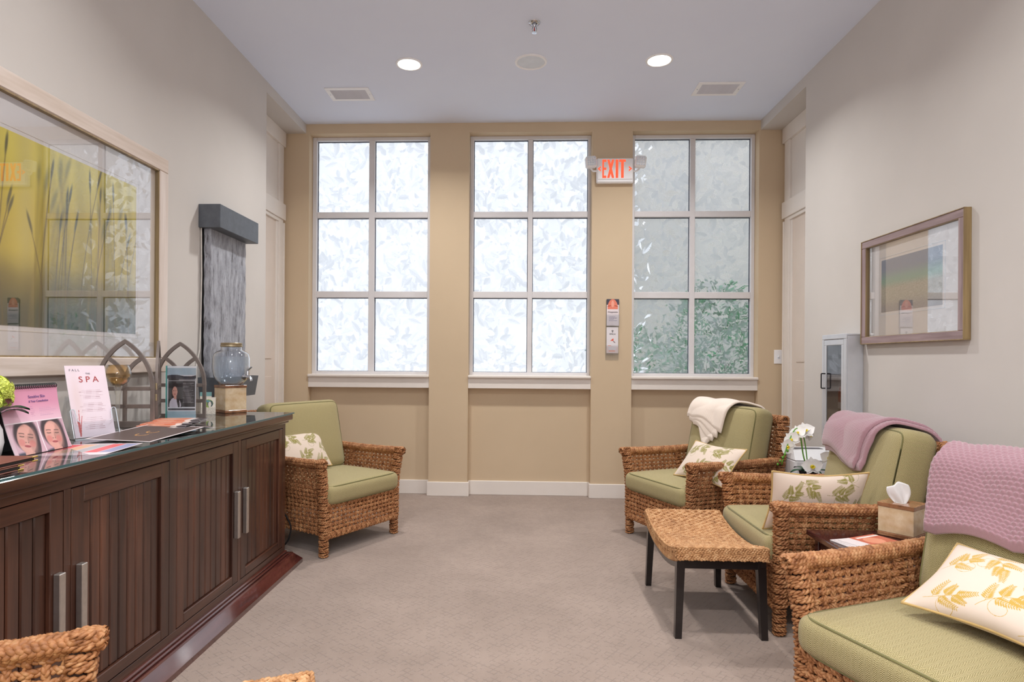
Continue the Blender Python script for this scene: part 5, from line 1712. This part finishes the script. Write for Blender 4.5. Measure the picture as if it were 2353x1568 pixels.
def make_pillow(seed, ink):
    w, h = .45, .285; nx, ny = 420, 266
    U, Vv = np.meshgrid(np.linspace(-1, 1, nx), np.linspace(-1, 1, ny))
    th = .055 * np.clip((1 - np.abs(U) ** 2.4) * (1 - np.abs(Vv) ** 2.4), 0, 1) ** .62
    x = U * w / 2 * (1 - .055 * (1 - Vv ** 2) * 0 - .08 * (1 - np.abs(Vv) ** 1.5) * np.abs(U) ** 3)
    z = Vv * h / 2 * (1 - .15 * (1 - np.abs(U) ** 1.5) * np.abs(Vv) ** 3)
    mb = MB()
    bk = np.stack([x, th, z], -1)[::7, ::-1][:, ::7]
    mb.grid(np.stack([x, -th, z], -1)); mb.grid(bk)
    me = mb.mesh('pillow_cover')
    m1 = fern_print(w, h, nx, ny, seed)
    cr, gr = lin((222, 204, 188)), lin(ink)
    c = np.concatenate([(m1[..., None] * gr + (1 - m1[..., None]) * cr).reshape(-1, 3), np.broadcast_to(cr, (bk.shape[0] * bk.shape[1], 3))])
    pcolor(me, c); smooth(me); me.materials.append(M['print_fabric'])
    pm = MB(); k = 60; e = []
    for a, b in ((0, nx - 1),):
        e = [(x[0, i], z[0, i]) for i in range(0, nx, 6)] + [(x[i, -1], z[i, -1]) for i in range(0, ny, 6)] + [(x[-1, i], z[-1, i]) for i in range(nx - 1, -1, -6)] + [(x[i, 0], z[i, 0]) for i in range(ny - 1, -1, -6)]
    P = np.array([(p[0], 0, p[1]) for p in e + e[:2]]); pm.tube(P, .0042, 7, False)
    pi = pm.mesh('piping'); smooth(pi); pi.materials.append(M['gold_piping'])
    return me, pi
def place_pillow(meshes, label, BL, xdir, updir):
    """BL: lower left corner seen from the printed front; xdir along its width, updir up its height"""
    x = Vector(xdir).normalized(); u = Vector(updir); u = (u - x * u.dot(x)).normalized(); n = u.cross(x)   # local +y points away from the viewer
    n = -x.cross(u) * -1
    y = u.cross(x)
    mx = Matrix(((x[0], y[0], u[0], 0), (x[1], y[1], u[1], 0), (x[2], y[2], u[2], 0), (0, 0, 0, 1)))
    c = Vector(BL) + x * .225 + u * .1425
    t = thing('scatter_pillow', label, 'pillow', c, 0, 'fern-print pillows')
    t.rotation_euler = mx.to_euler()
    put('cover', meshes[0], None, t); put('piping', meshes[1], None, t)
    return t
PA = make_pillow(21, (146, 138, 74)); PB = make_pillow(33, (198, 162, 78))
place_pillow(PA, 'fern-print pillow on the armchair past the sideboard', (-1.540, 3.790, .455), (.5, .867, .02), (-.30, .17, .62))
place_pillow(PA, 'fern-print pillow on the armchair with the cream throw', (1.005, 4.070, .450), (.42, -.90, 0), (.42, .20, .55))
place_pillow(PA, 'fern-print pillow on the armchair behind the ottoman', (1.102, 2.828, .438), (1, .10, -.02), (.03, -.14, .55))
place_pillow(PB, 'gold fern-print pillow on the nearest right-hand armchair', (1.140, 1.870, .482), (.37, -.93, 0), (.52, .21, .36))

# ================================================================== throws
def drape(key, label, quads, mat, knit, seed=0, off0=.014, cat='throw', bump=.0022, pa=.018, pb=.013, n=(150, 110)):
    """cloth laid over the top of a chair's back cushion. quads: layers given by four (s,t) corners of the unrolled cloth, s across the cushion, t downwards in front of the ridge"""
    base = CHAIRS[key] @ T(0, .600, .652) @ RX(math.radians(-12))
    t = thing('throw_blanket', label, cat, (base @ T(0, 0, .25)).translation)
    inv = t.matrix_world.copy()
    hh, a, r0, hw = .245, .105, .060, .3025
    rg = np.random.default_rng(seed)
    def P(s, tt, off):
        r = r0 + off; flat = a - r0; sg = np.where(tt >= 0, -1.0, 1.0); q = np.abs(tt)
        over = np.clip(np.abs(s) - hw + .05, 0, None)
        y = np.zeros_like(q); z = np.zeros_like(q)
        arc = r * PI / 2
        m0 = q < flat; m1 = (q >= flat) & (q < flat + arc); m2 = q >= flat + arc
        y = np.where(m0, q, y); z = np.where(m0, hh + off, z)
        th = (q - flat) / r
        y = np.where(m1, flat + r * np.sin(th), y); z = np.where(m1, hh - r0 + r * np.cos(th), z)
        y = np.where(m2, a + off, y); z = np.where(m2, hh - r0 - (q - flat - arc), z)
        z = z - over ** 2 * 6 * (z > hh * .3)
        # the cushion is fuller in the middle than at its ends
        return np.stack([s, sg * (y - over * .3), z], -1)
    for li, (A, B, C, D, lift) in enumerate(quads):
        u, v = np.meshgrid(np.linspace(0, 1, n[0]), np.linspace(0, 1, n[1]))
        A, B, C, D = (np.array(q) for q in (A, B, C, D))
        S = (A[0] * (1 - u) + B[0] * u) * (1 - v) + (D[0] * (1 - u) + C[0] * u) * v
        Tt = (A[1] * (1 - u) + B[1] * u) * (1 - v) + (D[1] * (1 - u) + C[1] * u) * v
        # gently bowed hems
        S = S + .006 * np.sin(v * 9 + seed); Tt = Tt + .008 * np.sin(u * 7 + seed + li) * (1 - v)
        la = np.linalg.norm(B - A) * u; lb = np.linalg.norm(D - A) * v
        k = np.floor(lb / pb); h = np.cos(PI * (((la / pa + .5 * k) % 1) - .5)) * np.cos(PI * (((lb / pb) % 1) - .5)) if knit else .5 + .5 * np.sin(la * 420) * .6
        edge = np.minimum(np.minimum(u, 1 - u) * np.linalg.norm(B - A), np.minimum(v, 1 - v) * np.linalg.norm(D - A))
        rim = np.sqrt(np.clip(1 - (1 - np.clip(edge / .010, 0, 1)) ** 2, 0, 1))
        wave = .006 * np.sin(S * 16 + Tt * 9 + seed) + .004 * np.sin(Tt * 25 - S * 11)
        o = off0 + lift + np.abs(wave) + bump * h
        front = P(S, Tt, o + .010 * rim); back = P(S, Tt, off0 + lift + np.abs(wave) - .003)
        mb = MB(); mb.grid(front); mb.grid(back[:, ::-1])
        nu, nv = n
        # close the hem
        f0 = [i for i in range(nu)] + [j * nu + nu - 1 for j in range(1, nv)] + [(nv - 1) * nu + i for i in range(nu - 2, -1, -1)] + [j * nu for j in range(nv - 2, 0, -1)]
        bk = lambda idx: nu * nv + (idx // nu) * nu + (nu - 1 - idx % nu)
        for q in range(len(f0)):
            i0, i1 = f0[q], f0[(q + 1) % len(f0)]; mb.f.append((i0, bk(i0), bk(i1), i1))
        me = mb.mesh('fold')
        M4 = T(*(-t.location)) @ base
        me.transform(M4); fix_normals(me); smooth(me)
        put('fold', me, mat, t)
    return t
drape('B', 'cream knitted throw folded over the back of the far right armchair',
      [((-.30, .225), (.07, .315), (.20, -.22), (-.20, -.28), .012), ((-.27, .245), (.03, .345), (.06, .20), (-.25, .16), .005),
       ((-.23, .265), (-.01, .375), (.03, .26), (-.18, .18), .000), ((-.17, .29), (-.08, .430), (.02, .30), (-.10, .20), -.005)], M['cream_knit'], False, 1, bump=.0010)
drape('C', 'mauve knitted throw laid cornerwise over the chair behind the ottoman',
      [((-.285, .270), (.075, .355), (.27, -.30), (-.12, -.33), .014), ((-.25, .285), (.110, .345), (.300, -.30), (-.05, -.32), .000)], M['mauve_knit'], True, 2, pa=.016, pb=.012)
drape('D', 'large mauve knitted throw over the back of the nearest right armchair',
      [((-.262, .390), (.27, .360), (.27, -.30), (-.262, -.30), .008)], M['mauve_knit'], True, 3, bump=.0042, n=(260, 300))

# ================================================================== side tables and what stands on them
def side_table(label, x, y, ztop, w, d, mat):
    t = thing('side_table', label, 'side table', (x, y, 0))
    build('table_top', MB().box(-w / 2, w / 2, -d / 2, d / 2, ztop - .022, ztop, .003), M[mat], t)
    build('table_skirt', MB().box(-w / 2 + .03, w / 2 - .03, -d / 2 + .03, d / 2 - .03, ztop - .07, ztop - .022), M[mat], t)
    for sx in (-1, 1):
        for sy in (-1, 1):
            cx, cy = sx * (w / 2 - .04), sy * (d / 2 - .04); build('leg', MB().box(cx - .016, cx + .016, cy - .016, cy + .016, 0, ztop - .022, .003), M[mat], t)
side_table('dark wood side table between the two mauve-throw armchairs', 1.515, 2.478, .492, .62, .30, 'mahogany')
tb = onyx_box('tissue_box', 'pale onyx tissue box with brown lid on the dark side table', 'tissue box', (1.560, 2.560, .4925), math.radians(38), .130, .135, True)
def tissue():
    m = MB(); n = 14
    G = []
    for i in range(n):
        z = i / (n - 1); row = []
        for j in range(15):
            a = j / 14; wd = .018 + .030 * math.sin(z * 2.0); x = (a - .5) * 2 * wd - .012 * z; y = .010 * math.sin(a * 9 + z * 2.5) * (1 - .3 * z) + .012 * z
            zz = .095 * z * (1 - .35 * abs(a - .62)); row.append((x, y, zz))
        G.append(row)
    m.grid(np.array(G))
    t = thing('tissue', 'white tissue pulled up from the onyx tissue box', 'tissue', (1.560, 2.560, .615), math.radians(10))
    o = build('sheet', m, M['tissue'], t, 180, fix=False)
    md = o.modifiers.new('solid', 'SOLIDIFY'); md.thickness = .0012
tissue()
def magazines():
    rg = np.random.default_rng(3)
    def f(X, Z):
        w, h = X.max(), Z.max(); im = rgbf(X.shape, (198, 104, 80)); im = paint(im, X < w * .3, (226, 216, 216)); im = paint(im, ell(X, Z, w * .6, h * .5, w * .2, h * .3) < 1, (226, 150, 120))
        return paint(im, (np.abs(Z - h * .85) < .006) & (X > w * .4), (238, 226, 220))
    for k, lab in enumerate(('lower magazine on the dark side table beside the tissue box', 'middle magazine on the dark side table beside the tissue box', 'top magazine with an orange cover on the dark side table')):
        t = thing('magazine', lab, 'magazine', (1.340 + .010 * k, 2.435 - .004 * k, .4925 + k * .0042), math.radians(16 + 5 * k), 'magazines on the side table')
        w, d = .205, .125
        build('pages', MB().box(-w / 2, w / 2, -d / 2, d / 2, 0, .0034, .0006), M['paper_white'], t)
        sheet('cover', w, d, 60, 40, f, t, Matrix(((1, 0, 0, -w / 2), (0, 0, 1, -d / 2), (0, -1, 0, .0040), (0, 0, 0, 1))), th=.0004)
magazines()
side_table('dark side table with the orchid behind the ottoman chair', 1.740, 3.655, .500, .40, .36, 'mahogany')
def appliance():
    t = thing('white_appliance', 'white box-shaped appliance with a slotted top behind the orchid', 'appliance', (1.880, 4.00, 0))
    build('body', MB().box(-.17, .17, -.12, .12, .0, .585, .012), M['white_plastic'], t)
    m = MB(); m.add([(-.17, -.12, .585), (.17, -.12, .585), (.17, .12, .585), (-.17, .12, .585), (-.155, -.055, .640), (.155, -.055, .640), (.155, .11, .640), (-.155, .11, .640)],
                    [(0, 1, 5, 4), (1, 2, 6, 5), (2, 3, 7, 6), (3, 0, 4, 7), (4, 5, 6, 7), (3, 2, 1, 0)])
    build('sloped_top', m, M['white_plastic'], t)
    build('slot', MB().box(-.12, .06, .0, .06, .640, .642), M['dark_void'], t)
    build('button', MB().lathe([(.006, 0), (.006, .004), (.001, .005)], 12), M['dark_void'], t, mx=T(.06, -.119, .56) @ RX(PI / 2))
appliance()

def petal_mesh(ln, wd, cup=.25):
    u = np.linspace(0, 1, 9); v = np.linspace(-1, 1, 7); G = np.zeros((9, 7, 3))
    for i, a in enumerate(u):
        hw = wd / 2 * math.sin(PI * (.05 + .95 * a) ** .75)
        for j, b in enumerate(v): G[i, j] = (b * hw, a * ln, cup * ln * (a * a * .5) + .12 * hw * b * b)
    m = MB(); m.grid(G); me = m.mesh('petal'); smooth(me); me.materials.append(M['petal_white']); return me
def orchid():
    z0 = .5005
    t = thing('potted_orchid', 'white orchid with yellow throats in a small black pot', 'orchid', (1.680, 3.640, z0))
    build('pot', MB().lathe([(.030, 0), (.036, .002), (.052, .060), (.056, .066), (.050, .066), (.034, .012), (.001, .010)], 24, cap=False), M['black_plastic'], t, 50)
    build('moss', MB().lathe([(.001, .062), (.03, .060), (.049, .054)], 20, cap=False), M['leaf_dark'], t, 60)
    def stem(pts, r=.0032):
        P = np.array(pts, float); u = np.linspace(0, len(P) - 1, 24); Q = np.stack([np.interp(u, range(len(P)), P[:, i]) for i in range(3)], -1)
        for _ in range(5): Q[1:-1] = (Q[:-2] + 2 * Q[1:-1] + Q[2:]) / 4
        build('stem', MB().tube(Q, r, 7), M['stem_green'], t, 180)
    stem([(0, 0, .05), (-.015, 0, .20), (-.035, 0, .30), (-.08, -.01, .325), (-.13, -.02, .22), (-.165, -.025, .10)])
    stem([(.0, 0, .05), (-.03, .0, .15), (-.045, 0, .255)], .004)
    stem([(0, 0, .05), (.05, -.02, .10), (.09, -.03, .13), (.10, -.03, .16)])
    big, sep = petal_mesh(.050, .062, .2), petal_mesh(.046, .032, .2)
    lipm = petal_mesh(.018, .014, .6); lipm.materials.clear(); lipm.materials.append(M['petal_yellow'])
    col = MB().lathe([(.001, 0), (.006, .003), (.007, .008), (.001, .013)], 12, cap=False).mesh('column'); smooth(col); col.materials.append(M['petal_yellow'])
    def flower(p, d, roll, s=1.0):
        d = Vector(d).normalized(); q = d.to_track_quat('Z', 'Y').to_matrix().to_4x4()
        f = bpy.data.objects.new('flower', None); COL.objects.link(f); f.parent = t; f.matrix_local = T(*p) @ q @ RZ(roll) @ Matrix.Diagonal((s, s, s, 1))
        for a in (80, -80): put('petal', big, None, f, RZ(math.radians(a)))
        for a in (0, 142, -142): put('petal', sep, None, f, T(0, 0, -.002) @ RZ(math.radians(a)))
        for a in (180, 120, 240): put('lip', lipm, None, f, T(0, 0, .003) @ RZ(math.radians(a)) @ RX(.5))
        put('column', col, None, f)
    C = (-.35, -.9, .15)
    flower((-.030, -.02, .300), (-.2, -.9, .5), .2, 1.15); flower((-.070, -.02, .285), (-.7, -.6, .4), .5, 1.1); flower((.0, -.01, .275), (.5, -.7, -.2), -.4, .95)
    flower((-.105, -.02, .245), (-.8, -.7, .1), .8, 1.1); flower((-.125, -.02, .205), (-.7, -.8, -.1), 1.2, 1.0)
    flower((-.008, -.062, .100), (-.2, -1, .15), .1, 1.2); flower((.092, -.045, .145), (-.05, -1, .1), -.3, 1.05)
    for k in range(5):
        u = .58 + .09 * k; p = (-.115 - .055 * (k / 4) - .01, -.024, .185 - .02 * k - .004)
        build('bud', MB().lathe([(.001, -.008), (.006, -.002), (.0065, .003), (.001, .010)], 10, (p[0] - .006, p[1], p[2])), M['stem_green'], t, 180)
    for a, ln in ((-2.9, .09), (-.25, .10), (-1.2, .07), (1.8, .10)):
        b = np.array([.03 * math.cos(a), .03 * math.sin(a), .062]); dv = np.array([math.cos(a), math.sin(a), .3]); s = np.array([-math.sin(a), math.cos(a), 0]); G = []
        for q in np.linspace(0, 1, 9):
            wd = .020 * math.sin(PI * (.08 + .92 * q) ** .8); c = b + dv * ln * q - np.array([0, 0, .035 * q * q]); G.append([c - s * wd + (0, 0, .006), c, c + s * wd + (0, 0, .006)])
        m = MB(); m.grid(np.array(G)); build('leaf', m, M['leaf_dark'], t, 180, fix=False)
orchid()
bpy.context.view_layer.update()
